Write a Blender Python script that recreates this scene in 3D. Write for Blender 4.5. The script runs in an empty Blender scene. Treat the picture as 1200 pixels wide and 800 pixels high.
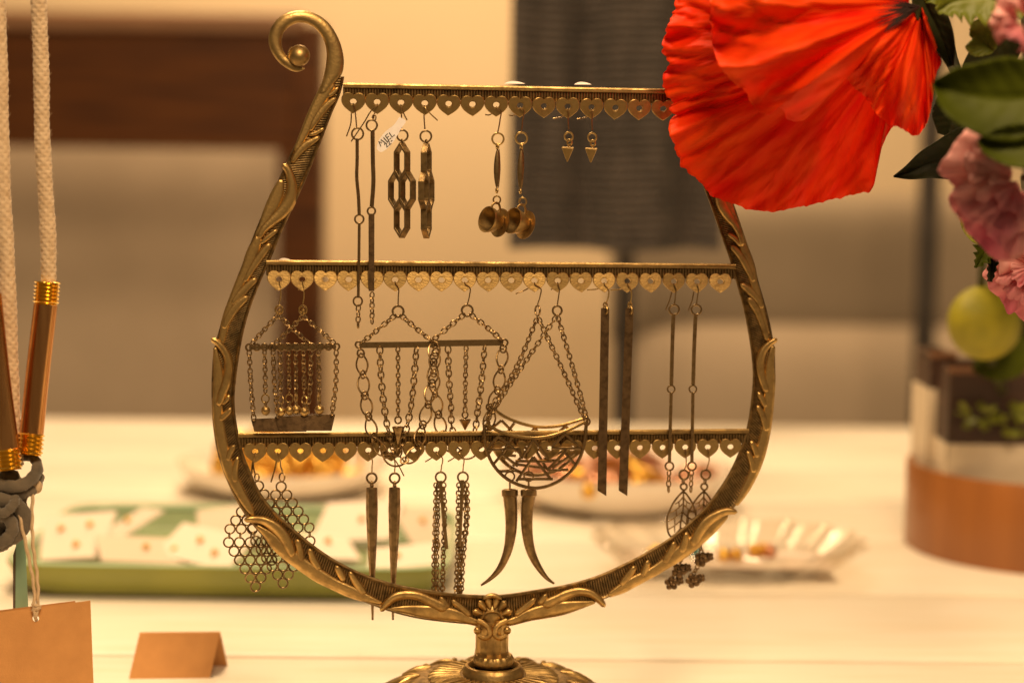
import bpy, bmesh, math, random
import numpy as np
from mathutils import Vector, Matrix, Euler
random.seed(7); rng = np.random.default_rng(7)
scn = bpy.context.scene
COL = scn.collection
pi = math.pi

# ------------------------------------------------------------------ camera
FPX, DIST = 2200.0, 0.88                 # focal length in photo pixels, metres to the stand
PITCH, ROLL, THETA = math.atan(220/FPX), 0.0135, math.radians(8.4)
S = DIST/FPX                             # one photo pixel at the stand, in metres
Rm = np.array(Matrix.Rotation(pi/2-PITCH, 3, 'X') @ Matrix.Rotation(ROLL, 3, 'Z'))
def rays(px, py):
    px = np.asarray(px, float); py = np.asarray(py, float)
    loc = np.stack([(px-600)/FPX, -(py-400)/FPX, -np.ones_like(px)], -1)
    return loc @ Rm.T
_d = rays(577., 850.)
CAM = -_d*(DIST/_d[1])
cam = bpy.data.cameras.new('camera'); camo = bpy.data.objects.new('camera', cam); COL.objects.link(camo)
cam.sensor_width = 22.3; cam.lens = FPX/1200*22.3
cam.clip_start = 0.01; cam.clip_end = 50
camo.matrix_world = Matrix.Translation(Vector(CAM)) @ Matrix(Rm.tolist()).to_4x4()
cam.dof.use_dof = True; cam.dof.focus_distance = 0.875; cam.dof.aperture_fstop = 2.7
scn.camera = camo

# ------------------------------------------------------------------ light
world = bpy.data.worlds.new('World'); scn.world = world; world.use_nodes = True
bg = world.node_tree.nodes['Background']
bg.inputs['Color'].default_value = (1.0, 0.68, 0.36, 1); bg.inputs['Strength'].default_value = 0.15
def area(name, loc, target, size, power, col=(1.0, 0.70, 0.39), sy=None):
    L = bpy.data.lights.new(name, 'AREA'); L.energy = power; L.color = col
    L.size = size
    if sy: L.shape = 'RECTANGLE'; L.size_y = sy
    o = bpy.data.objects.new(name, L); COL.objects.link(o); o.location = loc
    o.rotation_euler = (Vector(target)-Vector(loc)).to_track_quat('-Z', 'Y').to_euler()
    return o
area('ceiling_lamp', (-0.25, 0.35, 1.35), (0, 0.25, 0), 0.40, 18.0)
area('front_fill', (0.25, -1.05, 1.40), (0.05, 0, 0.12), 0.5, 29)  # added fill behind the camera, brightens front faces and metal
area('wall_fill', (-0.1, 1.75, 1.6), (-0.1, 2.45, 0.2), 0.5, 33)  # unseen fill added to brighten the back wall
scn.view_settings.view_transform = 'Standard'; scn.view_settings.look = 'None'
scn.view_settings.exposure = 0.0; scn.view_settings.gamma = 1.0
scn.render.engine = 'CYCLES'
scn.cycles.sample_clamp_indirect = 6.0

# ------------------------------------------------------------------ mapping helpers
UX = np.array([math.cos(THETA), math.sin(THETA), 0]); NX = np.array([math.sin(THETA), -math.cos(THETA), 0])
def Q(P):
    """(x, y, d) on the stand's own plane (photo grid, d towards the viewer, same unit) -> metres in the stand's frame"""
    P = np.atleast_2d(np.asarray(P, float))
    r = rays(P[:, 0], P[:, 1])
    t = (P[:, 2]*S - CAM@NX)/(r@NX)
    p = CAM + t[:, None]*r
    return np.stack([p@UX, -(p@NX), p[:, 2]], -1)
def ident(P): return np.asarray(P, float)
def T(px, py, z=0.0):
    r = rays(px, py); t = (z-CAM[2])/r[2]
    return CAM + t*r
def AT(px, py, zc):
    """point at a given distance in front of the camera's spot, measured along y"""
    r = rays(px, py); return CAM + r*(zc/r[1])

def cr(pts, n):
    """smooth curve through pts, n samples, even spacing"""
    P = np.asarray(pts, float)
    if len(P) < 3:
        t = np.linspace(0, 1, n)[:, None]; return P[0]*(1-t)+P[-1]*t
    k = min(P.shape[1], 3)
    s = np.r_[0, np.cumsum(np.maximum(np.linalg.norm(np.diff(P[:, :2], axis=0), axis=1) if P.shape[1] != 3 else np.linalg.norm(np.diff(P, axis=0), axis=1), 1e-6))]
    m = np.gradient(P, s, axis=0)
    u = np.linspace(0, s[-1], max(n*4, 80))
    i = np.clip(np.searchsorted(s, u, 'right')-1, 0, len(s)-2)
    h = (s[i+1]-s[i])[:, None]; x = ((u-s[i])/(s[i+1]-s[i]))[:, None]
    C = (2*x**3-3*x**2+1)*P[i]+(x**3-2*x**2+x)*h*m[i]+(-2*x**3+3*x**2)*P[i+1]+(x**3-x**2)*h*m[i+1]
    q = np.r_[0, np.cumsum(np.linalg.norm(np.diff(C, axis=0), axis=1))]
    v = np.linspace(0, q[-1], n)
    return np.stack([np.interp(v, q, C[:, j]) for j in range(P.shape[1])], -1)

def unit(v):
    v = np.asarray(v, float); return v/max(np.linalg.norm(v), 1e-12)

class MB:
    def __init__(s): s.v = []; s.f = []; s.n = 0
    def add(s, V, Fs):
        V = np.asarray(V, float); o = s.n
        s.v.append(V); s.f += [tuple(i+o for i in f) for f in Fs]; s.n += len(V); return s
    def grid(s, G, cu=False, cv=False):
        nu, nv = G.shape[:2]; F = []
        for i in range(nu if cu else nu-1):
            for j in range(nv if cv else nv-1):
                a, b = (i+1) % nu, (j+1) % nv
                F.append((i*nv+j, a*nv+j, a*nv+b, i*nv+b))
        return s.add(G.reshape(-1, 3), F)
    def tube(s, pts, r, n=8, closed=False, squash=None):
        P = np.asarray(pts, float); N = len(P); R = np.broadcast_to(np.asarray(r, float), (N,))
        if closed: Tn = np.roll(P, -1, 0)-np.roll(P, 1, 0)
        else: Tn = np.gradient(P, axis=0)
        Tn = Tn/np.maximum(np.linalg.norm(Tn, axis=1, keepdims=True), 1e-12)
        a = np.array([0, 0, 1.]) if abs(Tn[0, 2]) < .9 else np.array([0, 1., 0])
        rings = []; e = unit(np.cross(Tn[0], a))
        an = np.linspace(0, 2*pi, n, endpoint=False)
        for i in range(N):
            e = unit(e - Tn[i]*(e@Tn[i])); b = np.cross(Tn[i], e)
            k = squash if squash else (1, 1)
            rings.append(P[i]+R[i]*(np.cos(an)[:, None]*e*k[0]+np.sin(an)[:, None]*b*k[1]))
        G = np.array(rings)
        o = s.n; s.grid(G, cu=closed, cv=True)
        if not closed: s.f += [tuple(o+j for j in range(n)), tuple(o+(N-1)*n+j for j in range(n))]
        return s
    def torus(s, c, e1, e2, A, B, r, N=18, n=6):
        c = np.asarray(c, float); e1 = unit(e1); e2 = unit(e2); e3 = np.cross(e1, e2)
        t = np.linspace(0, 2*pi, N, endpoint=False)[:, None, None]; q = np.linspace(0, 2*pi, n, endpoint=False)[None, :, None]
        nx, ny = np.cos(t)*B, np.sin(t)*A; L = np.hypot(nx, ny)
        nrm = (nx*e1+ny*e2)/L
        G = c+A*np.cos(t)*e1+B*np.sin(t)*e2 + r*(np.cos(q)*nrm+np.sin(q)*e3)
        return s.grid(G, True, True)
    def ring(s, x, y, d, R, r=1.1, yaw=0., N=22, pitch=0.):
        e1 = np.array([math.cos(yaw), 0, math.sin(yaw)]); e2 = np.array([0, math.cos(pitch), math.sin(pitch)])
        return s.torus((x, y, d), e1, e2, R, R, r, N, 6)
    def sphere(s, c, r, nu=14, nv=9, sc=(1, 1, 1)):
        u = np.linspace(0, 2*pi, nu, endpoint=False)[None, :]; v = np.linspace(0.06, pi-0.06, nv)[:, None]
        G = np.stack([np.sin(v)*np.cos(u)*sc[0], np.cos(v)*np.ones_like(u)*sc[1], np.sin(v)*np.sin(u)*sc[2]], -1)*r+np.asarray(c, float)
        o = s.n; s.grid(G, False, True)
        s.f += [tuple(o+j for j in range(nu)), tuple(o+(nv-1)*nu+j for j in range(nu))]; return s
    def lathe(s, prof, c, ax, n=32, flute=None, caps=(True, True)):
        """prof: (distance along the axis, radius)"""
        c = np.asarray(c, float); ax = unit(ax); a = np.array([0, 0, 1.]) if abs(ax[2]) < .9 else np.array([1., 0, 0])
        e = unit(np.cross(ax, a)); b = np.cross(ax, e)
        t = np.linspace(0, 2*pi, n, endpoint=False)
        G = []
        for (h, r) in prof:
            rr = r*np.ones(n) if flute is None else r+flute(h, r, t)
            G.append(c+ax*h+rr[:, None]*(np.cos(t)[:, None]*e+np.sin(t)[:, None]*b))
        o = s.n; s.grid(np.array(G), False, True); N = len(prof)
        if caps[0]: s.f.append(tuple(o+j for j in range(n)))
        if caps[1]: s.f.append(tuple(o+(N-1)*n+j for j in range(n)))
        return s
    def poly(s, pts, d0, d1):
        P = np.asarray(pts, float); n = len(P)
        V = np.vstack([np.c_[P, np.full(n, d0)], np.c_[P, np.full(n, d1)]])
        return s.add(V, [tuple(range(n)), tuple(range(n, 2*n))]+[(i, (i+1) % n, n+(i+1) % n, n+i) for i in range(n)])
    def box(s, c, h, R=None):
        c = np.asarray(c, float); h = np.asarray(h, float)
        V = np.array([[x, y, z] for x in (-1, 1) for y in (-1, 1) for z in (-1, 1)], float)*h
        if R is not None: V = V @ np.array(R).T
        return s.add(V+c, [(0, 1, 3, 2), (4, 6, 7, 5), (0, 4, 5, 1), (2, 3, 7, 6), (0, 2, 6, 4), (1, 5, 7, 3)])
    def leaf(s, pts, d0, h, n=None, p=2.2, lift=0.0, tipend=True, ridge=0.0):
        """domed ribbon along (x, y, halfwidth): rounded tip"""
        C = np.asarray(pts, float)
        L = np.linalg.norm(np.diff(C[:, :2], axis=0), axis=1).sum()
        n = n or int(max(10, L/1.8))
        C = cr(C, n); X = C[:, :2]; W = np.abs(C[:, 2])
        Tn = np.gradient(X, axis=0); Tn /= np.maximum(np.linalg.norm(Tn, axis=1, keepdims=True), 1e-9)
        Nn = np.stack([-Tn[:, 1], Tn[:, 0]], -1)
        q = np.r_[0, np.cumsum(np.linalg.norm(np.diff(X, axis=0), axis=1))]
        def capf(dist, w): return np.sqrt(np.clip(1-(1-np.clip(dist/np.maximum(w, .3), 0, 1))**2, 0.02, 1))
        m = capf(q, W[0]*1.0)*capf(q[-1]-q, W[-1]*1.3)
        ss = np.linspace(-1, 1, 11)
        G = np.zeros((n, 11, 3))
        up = lift*(q/q[-1])**2
        for k, sv in enumerate(ss):
            G[:, k, :2] = X+Nn*(W*m*sv)[:, None]
            hh = h*(1-abs(sv)**p)+ridge*math.cos(sv*pi*1.0)*0.5
            G[:, k, 2] = d0+hh*m**.7*np.minimum(1, .45+W/7)+up-(1.6 if abs(sv) == 1 else 0)
        return s.grid(G)

MATS = {}
def build(name, mb, mat, parent=None, mp=Q, org=None, smooth=True, ang=40, kind=None, label=None):
    V = mp(np.vstack(mb.v))
    o_ = org if org is not None else (ORG.get(parent.name, np.zeros(3)) if parent is not None else np.zeros(3))
    V = V-o_
    me = bpy.data.meshes.new(name); me.from_pydata(V.tolist(), [], mb.f); me.update()
    bm = bmesh.new(); bm.from_mesh(me); bmesh.ops.recalc_face_normals(bm, faces=bm.faces); bm.to_mesh(me); bm.free()
    if smooth:
        me.shade_smooth(); me.set_sharp_from_angle(angle=math.radians(ang))
    me.materials.append(MATS[mat])
    o = bpy.data.objects.new(name, me); COL.objects.link(o)
    if parent is not None:
        o.parent = parent; ORG[o.name] = o_
    if kind: o['kind'] = kind
    if label: o['label'] = label
    return o
ORG = {}
def tag(o, label, cat, group=None):
    o['label'] = label; o['category'] = cat
    if group: o['group'] = group
    return o
def thing(name, label, cat, at=(0, 0, 0), group=None, stand=True):
    """Empty at the thing's own origin. stand=True: 'at' is (x, y, d) on the stand plane"""
    o = bpy.data.objects.new(name, None); COL.objects.link(o); o.empty_display_size = 0.01
    if stand:
        l = Q([at])[0]; o.location = l[0]*UX + np.array([0, 0, l[2]]) - l[1]*NX; o.rotation_euler = (0, 0, THETA)
    else:
        l = np.asarray(at, float); o.location = l
    ORG[o.name] = l
    return tag(o, label, cat, group)

# ------------------------------------------------------------------ materials
def mat(name, col, rough=.5, metal=0., col2=None, nscale=60., nmix=(.35, .65), bump=0., bscale=300., detail=4., spec=.5,
        trans=0., sheen=0., sss=0., stretch=(1, 1, 1), coat=0., rough2=None, wave=None):
    m = bpy.data.materials.new(name); m.use_nodes = True; nt = m.node_tree; N = nt.nodes; L = nt.links
    b = N['Principled BSDF']; b.inputs['Base Color'].default_value = (*col, 1); b.inputs['Roughness'].default_value = rough
    b.inputs['Metallic'].default_value = metal; b.inputs['Specular IOR Level'].default_value = spec
    b.inputs['Coat Weight'].default_value = coat; b.inputs['Sheen Weight'].default_value = sheen
    b.inputs['Transmission Weight'].default_value = trans
    tc = N.new('ShaderNodeTexCoord'); mp = N.new('ShaderNodeMapping'); mp.inputs['Scale'].default_value = stretch
    L.new(tc.outputs['Object'], mp.inputs['Vector'])
    if col2 is not None:
        if wave:
            n = N.new('ShaderNodeTexWave'); n.inputs['Scale'].default_value = nscale; n.inputs['Distortion'].default_value = wave
            n.inputs['Detail'].default_value = 3; n.bands_direction = 'Z'
            out = n.outputs['Fac']
        else:
            n = N.new('ShaderNodeTexNoise'); n.inputs['Scale'].default_value = nscale; n.inputs['Detail'].default_value = detail
            out = n.outputs['Fac']
        L.new(mp.outputs['Vector'], n.inputs['Vector'])
        r = N.new('ShaderNodeValToRGB'); r.color_ramp.elements[0].position = nmix[0]; r.color_ramp.elements[1].position = nmix[1]
        r.color_ramp.elements[0].color = (*col, 1); r.color_ramp.elements[1].color = (*col2, 1)
        L.new(out, r.inputs['Fac']); L.new(r.outputs['Color'], b.inputs['Base Color'])
        if rough2 is not None:
            mr = N.new('ShaderNodeMapRange'); mr.inputs['From Min'].default_value = nmix[0]; mr.inputs['From Max'].default_value = nmix[1]
            mr.inputs['To Min'].default_value = rough; mr.inputs['To Max'].default_value = rough2
            L.new(out, mr.inputs['Value']); L.new(mr.outputs['Result'], b.inputs['Roughness'])
    if bump:
        n2 = N.new('ShaderNodeTexNoise'); n2.inputs['Scale'].default_value = bscale; n2.inputs['Detail'].default_value = 5
        L.new(mp.outputs['Vector'], n2.inputs['Vector'])
        bp = N.new('ShaderNodeBump'); bp.inputs['Strength'].default_value = bump; bp.inputs['Distance'].default_value = .0006
        L.new(n2.outputs['Fac'], bp.inputs['Height']); L.new(bp.outputs['Normal'], b.inputs['Normal'])
    if sss:
        tr = N.new('ShaderNodeBsdfTranslucent'); mx = N.new('ShaderNodeMixShader'); mx.inputs['Fac'].default_value = sss
        if col2 is not None: L.new(r.outputs['Color'], tr.inputs['Color'])
        else: tr.inputs['Color'].default_value = (*col, 1)
        L.new(b.outputs['BSDF'], mx.inputs[1]); L.new(tr.outputs['BSDF'], mx.inputs[2])
        L.new(mx.outputs['Shader'], N['Material Output'].inputs['Surface'])
    MATS[name] = m; return m
mat('brass', (.55, .37, .145), .38, 1, (.18, .115, .048), 150, (.38, .74), .22, 800, rough2=.55, detail=9)
mat('brass_bright', (.61, .405, .155), .37, 1, (.26, .168, .066), 170, (.38, .74), .22, 900, rough2=.55, detail=9)
mat('brass_dark', (.27, .178, .077), .45, 1, (.105, .068, .031), 300, (.4, .7), .15, 1100, rough2=.55)
mat('bronze', (.34, .225, .105), .36, 1, (.14, .088, .042), 330, (.42, .74), .12, 1300, rough2=.5)
mat('bronze_flat', (.19, .118, .06), .48, 1, (.10, .062, .034), 350, (.4, .7), .25, 1600)
mat('wire', (.34, .22, .10), .34, 1, (.19, .12, .055), 500, (.45, .75))
mat('label_paper', (.95, .88, .84), .7, 0, (.90, .81, .77), 300, bump=.1, bscale=2500)
mat('ink', (.02, .017, .015), .6)
mat('table_paint', (.86, .80, .70), .42, 0, (.80, .71, .57), 9, (.42, .75), .18, 60, stretch=(1, 8, 1), detail=7)
mat('wall_paint', (.78, .61, .40), .8, 0, (.74, .57, .37), 3, bump=.2, bscale=90)
mat('dark_wood', (.13, .040, .005), .5, 0, (.045, .012, .002), 10, (.35, .7), .1, 80, stretch=(.6, 6, 8), detail=6, spec=.25)
mat('wood_edge', (.33, .17, .09), .4, 0, (.24, .12, .06), 14, stretch=(.6, 6, 8))
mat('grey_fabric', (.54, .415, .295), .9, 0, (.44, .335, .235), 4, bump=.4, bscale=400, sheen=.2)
mat('shaded_fabric', (.36, .275, .19), .9, 0, (.29, .22, .15), 4, bump=.4, bscale=400, sheen=.2)  # darker copy of grey_fabric: shade on the sofa back put into the colour
mat('black_cloth', (.066, .052, .045), .8, 0, (.038, .030, .026), 40, bump=.2, bscale=600, sheen=.1)
mat('black_metal', (.075, .06, .05), .5, .2, (.05, .04, .033), 30)
mat('poppy', (.88, .022, .002), .55, 0, (.95, .060, .004), 30, (.35, .7), .35, 500, sss=.35, spec=.12, stretch=(1, 1, 1))
def poppy_mat():
    m = bpy.data.materials.new('poppy_petal'); m.use_nodes = True; N = m.node_tree.nodes; L = m.node_tree.links; b = N['Principled BSDF']
    b.inputs['Roughness'].default_value = .55; b.inputs['Specular IOR Level'].default_value = .12
    tc = N.new('ShaderNodeUVMap'); tc.uv_map = 'petal'
    def noise(sx, sy, det):
        mp = N.new('ShaderNodeMapping'); mp.inputs['Scale'].default_value = (sx, sy, 1); n = N.new('ShaderNodeTexNoise'); n.inputs['Scale'].default_value = 1; n.inputs['Detail'].default_value = det
        L.new(tc.outputs['UV'], mp.inputs['Vector']); L.new(mp.outputs['Vector'], n.inputs['Vector']); return n.outputs['Fac']
    a = noise(13, 2.2, 5); r = N.new('ShaderNodeValToRGB'); L.new(a, r.inputs['Fac'])
    r.color_ramp.elements[0].position = .34; r.color_ramp.elements[0].color = (.86, .017, .002, 1); r.color_ramp.elements[1].position = .72; r.color_ramp.elements[1].color = (1.0, .125, .011, 1)
    L.new(r.outputs['Color'], b.inputs['Base Color']); v = noise(90, 5, 4)
    bp = N.new('ShaderNodeBump'); bp.inputs['Strength'].default_value = .35; bp.inputs['Distance'].default_value = .0009; L.new(v, bp.inputs['Height']); L.new(bp.outputs['Normal'], b.inputs['Normal'])
    tr = N.new('ShaderNodeBsdfTranslucent'); L.new(r.outputs['Color'], tr.inputs['Color']); L.new(bp.outputs['Normal'], tr.inputs['Normal']); mx = N.new('ShaderNodeMixShader'); mx.inputs['Fac'].default_value = .38
    L.new(b.outputs['BSDF'], mx.inputs[1]); L.new(tr.outputs['BSDF'], mx.inputs[2]); L.new(mx.outputs['Shader'], N['Material Output'].inputs['Surface']); MATS['poppy'] = m
poppy_mat()
mat('poppy_dark', (.03, .01, .008), .7)
mat('pink_petal', (.88, .44, .42), .55, 0, (.70, .13, .25), 18, (.50, .72), .2, 300, sss=.3)
mat('leaf_green', (.095, .115, .005), .55, 0, (.055, .068, .003), 30, bump=.3, bscale=300, sss=.15, spec=.2)
mat('leaf_dark', (.030, .032, .010), .5, 0, (.016, .017, .006), 40, bump=.3, bscale=300, spec=.2)
mat('leaf_lime', (.26, .28, .02), .5, 0, (.17, .20, .015), 40, bump=.3, bscale=300, sss=.2)
mat('pod_green', (.33, .29, .010), .6, 0, (.23, .215, .008), 60, bump=.5, bscale=500)
mat('stem_green', (.05, .05, .012), .6)
mat('bentwood', (.35, .125, .026), .42, 0, (.25, .085, .018), 9, (.3, .7), .08, 120, stretch=(6, 6, .4), detail=5, coat=.15)
mat('walnut', (.06, .025, .014), .45, 0, (.035, .015, .009), 20, stretch=(1, 1, 8))
mat('walnut_rim', (.19, .085, .04), .45)
mat('cream_card', (.78, .66, .50), .65, 0, (.74, .62, .46), 40)
mat('kraft', (.60, .29, .095), .8, 0, (.52, .245, .078), 90, (.3, .7), .3, 1500, detail=12)
mat('white_card', (.82, .70, .60), .6)
mat('shaded_card', (.66, .55, .44), .65)  # darker copy of white_card, shading between overlapping cards put into the colour
mat('shaded_glaze', (.26, .34, .16), .4, 0, (.18, .24, .11), 20)  # inside of the dish coloured darker to stand for shadows among the cards
mat('celadon', (.50, .66, .44), .25, 0, (.40, .56, .36), 20, coat=.4)
mat('olive_glaze', (.25, .26, .035), .28, 0, (.17, .19, .025), 12, coat=.4)
mat('white_glaze', (.86, .78, .68), .2, 0, (.80, .70, .60), 20, coat=.5)
mat('gold', (.95, .60, .13), .42, 1, (.60, .32, .06), 100)
mat('rose_gold', (.80, .42, .26), .28, 1, (.6, .28, .16), 60)
mat('blush', (.72, .42, .28), .35, 0, (.55, .26, .15), 40)
mat('teal_stone', (.03, .16, .16), .15, 0)
m_ = mat('crystal', (.97, .93, .86), .05); nt_ = m_.node_tree
tb_ = nt_.nodes.new('ShaderNodeBsdfTransparent'); tb_.inputs['Color'].default_value = (.97, .94, .90, 1); gb_ = nt_.nodes.new('ShaderNodeBsdfGlossy'); gb_.inputs['Roughness'].default_value = .08
fr_ = nt_.nodes.new('ShaderNodeLayerWeight'); fr_.inputs['Blend'].default_value = .12; mx_ = nt_.nodes.new('ShaderNodeMixShader')
nt_.links.new(fr_.outputs['Facing'], mx_.inputs['Fac']); nt_.links.new(tb_.outputs['BSDF'], mx_.inputs[1]); nt_.links.new(gb_.outputs['BSDF'], mx_.inputs[2]); nt_.links.new(mx_.outputs['Shader'], nt_.nodes['Material Output'].inputs['Surface'])
mat('rope', (.70, .52, .34), .9, 0, (.56, .39, .23), 260, (.4, .7), .5, 1500, sheen=.3)
mat('copper', (.74, .39, .15), .24, 1, (.52, .24, .085), 40, (.4, .7), stretch=(6, 6, .5))
mat('gold_thread', (.95, .62, .13), .2, 1)
mat('suede_grey', (.15, .115, .078), .95, 0, (.09, .07, .048), 120, bump=.5, bscale=900, sheen=.3)
mat('twine', (.66, .48, .30), .9, 0, (.54, .38, .22), 400, bump=.5, bscale=1800)
mat('mint', (.30, .50, .36), .5, 0, (.26, .45, .32), 60)

# ------------------------------------------------------------------ table
PHI = math.radians(1.0)
table = thing('table', 'white painted plank table with thin gaps between its boards', 'table', (0, 0, 0), stand=False)
table.rotation_euler = (0, 0, PHI)
seams = [-.20, -.037, .123, .28, .44, .60, .76, .92, 1.025]
for a, b in zip(seams[:-1], seams[1:]):
    bm = MB(); g = .0034
    x = np.linspace(-1.1, 1.1, 23)
    prof = [(a+g, -.020), (a+g, -.0016), (a+g+.0012, -.0004), (a+g+.0035, 0), (b-g-.0035, 0), (b-g-.0012, -.0004), (b-g, -.0016), (b-g, -.020)]
    G = np.array([[(xx, y+0.0004*math.sin(xx*9+a*40), z) for (y, z) in prof] for xx in x])
    bm.grid(G)
    p_ = build('plank', bm, 'table_paint', table, ident, ang=60)
bm = MB(); bm.box((0, .41, -.045), (1.08, .60, .0245)); build('apron', bm, 'walnut_rim', table, ident)
for sx in (-1, 1):
    for sy in (-.14, .96):
        bm = MB(); bm.box((sx*1.0, sy, -.41), (.03, .03, .34)); build('leg', bm, 'table_paint', table, ident)

# ------------------------------------------------------------------ background
def wbox(name, x0, x1, y0, y1, zc, depth, m, label=None, cat=None, parent=None, kind=None, bev=.004):
    a = AT(x0, y1, zc); b = AT(x1, y0, zc)
    mb = MB(); c = ((a[0]+b[0])/2, a[1]+depth/2, (a[2]+b[2])/2); h = (abs(b[0]-a[0])/2, depth/2, abs(b[2]-a[2])/2)
    mb.box(c, h)
    o = build(name, mb, m, parent, ident)
    md = o.modifiers.new('bevel', 'BEVEL'); md.width = bev; md.segments = 3
    if label: tag(o, label, cat)
    if kind: o['kind'] = kind
    return o
mb = MB(); yw = 2.45
mb.box((0, yw+.05, .6), (2.6, .05, 1.6)); w_ = build('wall', mb, 'wall_paint', None, ident); w_['kind'] = 'structure'
tag(w_, 'plain cream wall far behind the table, out of focus', 'wall')
# dark wooden shelf frame, left
c = AT(150, 490, 2.6)
sh = thing('wooden_shelf', 'dark brown wooden rail with an upright leg in the blurred background', 'shelf', (c[0], c[1], -.75), stand=False)
wbox('rail', -420, 345, 28, 166, 2.6, .06, 'dark_wood', parent=sh)
wbox('top_board', -430, 352, 16, 27.4, 2.585, .12, 'wood_edge', parent=sh)
a = AT(352, 160, 2.605); mb = MB(); a2 = AT(326, 160, 2.605); a3 = AT(377, 160, 2.605); zt = AT(350, 29, 2.605)[2]
mb.box(((a2[0]+a3[0])/2+.0, a[1]+.03, (zt-.75)/2), ((a3[0]-a2[0])/2, .028, (zt+.75)/2)); build('leg', mb, 'dark_wood', sh, ident)
# grey upholstery behind
def cushion(name, x0, x1, y0, y1, zc, m, label=None, cat=None, depth=.16, parent=None):
    a = AT(x0, y1, zc); b = AT(x1, y0, zc)
    mb = MB(); u = np.linspace(-1, 1, 30); v = np.linspace(-1, 1, 22)
    G = np.zeros((30, 22, 3))
    for i, s_ in enumerate(u):
        for j, t_ in enumerate(v):
            k = (1-abs(s_)**10)*(1-abs(t_)**5)
            G[i, j] = ((a[0]+b[0])/2+s_*abs(b[0]-a[0])/2, a[1]+depth*.5-depth*.5*k**.6, (a[2]+b[2])/2+t_*abs(b[2]-a[2])/2)
    mb.grid(G)
    G2 = G.copy(); G2[:, :, 1] = a[1]+depth*.5+.03; mb.grid(G2)
    o = build(name, mb, m, parent, ident, ang=80)
    if label: tag(o, label, cat)
    return o
cs = AT(150, 480, 2.9); pn = thing('upholstered_bench', 'grey beige upholstered bench below the dark wooden rail', 'bench', (cs[0], cs[1], -.75), stand=False)
cushion('backrest', -420, 362, 172, 760, 2.9, 'grey_fabric', depth=.05, parent=pn)
cs = AT(1000, 480, 2.7); sofa = thing('sofa', 'grey brown sofa right of the stand, far behind and blurred', 'sofa', (cs[0], cs[1], -.75), stand=False)
cushion('backrest', 715, 1330, 232, 400, 2.72, 'shaded_fabric', depth=.06, parent=sofa)
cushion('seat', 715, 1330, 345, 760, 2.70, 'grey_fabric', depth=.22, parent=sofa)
# posts
def post(x0, x1, ytop, zc, label, lean=0.):
    a = AT((x0+x1)/2, ytop, zc); w = (x1-x0)*zc/FPX/2
    mb = MB(); mb.tube([(a[0]+lean, a[1], -.75), (a[0]+lean*.5, a[1], a[2]/2), (a[0], a[1], a[2])], w, 16)
    mb.lathe([(0, .11), (.012, .11), (.02, .03)], (a[0]+lean, a[1], -.75), (0, 0, 1), 24)
    o = build('metal_post', mb, 'black_metal', None, ident); tag(o, label, 'post')
post(724, 746, 200, 2.5, 'thin dark metal post below the dark ribbed cloth')
post(1086, 1112, -60, 2.3, 'dark upright post left of the green pod and flowers')
# ribbed dark cloth hanging down behind the stand
mb = MB(); zc = 1.72; a = AT(596, 291, zc); b = AT(862, -420, zc)
pit = 9.6*zc/FPX; nr = int((b[2]-a[2])/pit)
rows = []; xs = np.linspace(0, 1, 60)
for i in range(nr*5+1):
    ph = (i % 5)/5.; z = a[2]+pit*i/5
    wob = .0012*np.sin(xs*9+i*.02)
    rib = .0042*max(0, math.sin(pi*min(1, ph/.8)))**.6 if ph < .8 else 0
    fold = .014*np.sin(xs*2*pi*1.9+.5)+.006*np.sin(xs*2*pi*4.3+1)
    rows.append(np.stack([a[0]+(b[0]-a[0])*xs, a[1]-fold-rib, z+wob], -1))
mb.grid(np.array(rows)); back = np.array(rows)[::nr*5].copy(); back[:, :, 1] += .01; mb.grid(back)
o = build('hanging_cloth', mb, 'black_cloth', None, ident, ang=80)
tag(o, 'dark grey ribbed cloth hanging behind the top shelf of the stand', 'cloth')

# ------------------------------------------------------------------ things on the table behind the stand
def dish(mb, c, rx, ry, prof, n=64, sq=2.0, rot=0., scal=0, sa=0.):
    """prof: (radius fraction, height); superellipse outline"""
    G = []
    for (r, z) in prof:
        t = np.linspace(0, 2*pi, n, endpoint=False)
        k = (np.abs(np.cos(t))**sq+np.abs(np.sin(t))**sq)**(-1/sq)
        w = 1+sa*r*np.cos(scal*t) if scal else 1
        x = rx*r*k*np.cos(t)*w; y = ry*r*k*np.sin(t)*w
        G.append(np.stack([c[0]+x*math.cos(rot)-y*math.sin(rot), c[1]+x*math.sin(rot)+y*math.cos(rot), np.full(n, c[2]+z)], -1))
    o = mb.n; mb.grid(np.array(G), False, True); mb.f.append(tuple(o+j for j in range(n)))
    if prof[-1][0] < .1: mb.f.append(tuple(o+(len(prof)-1)*n+j for j in range(n)))
def plateprof(h, t=.004): return [(.02, .004), (.55, .004), (.7, .006), (.9, h*.6), (1.0, h), (1.01, h+.001), (1.0, h-t*.7), (.9, h*.6-t), (.6, .0), (.02, .0)]
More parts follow.
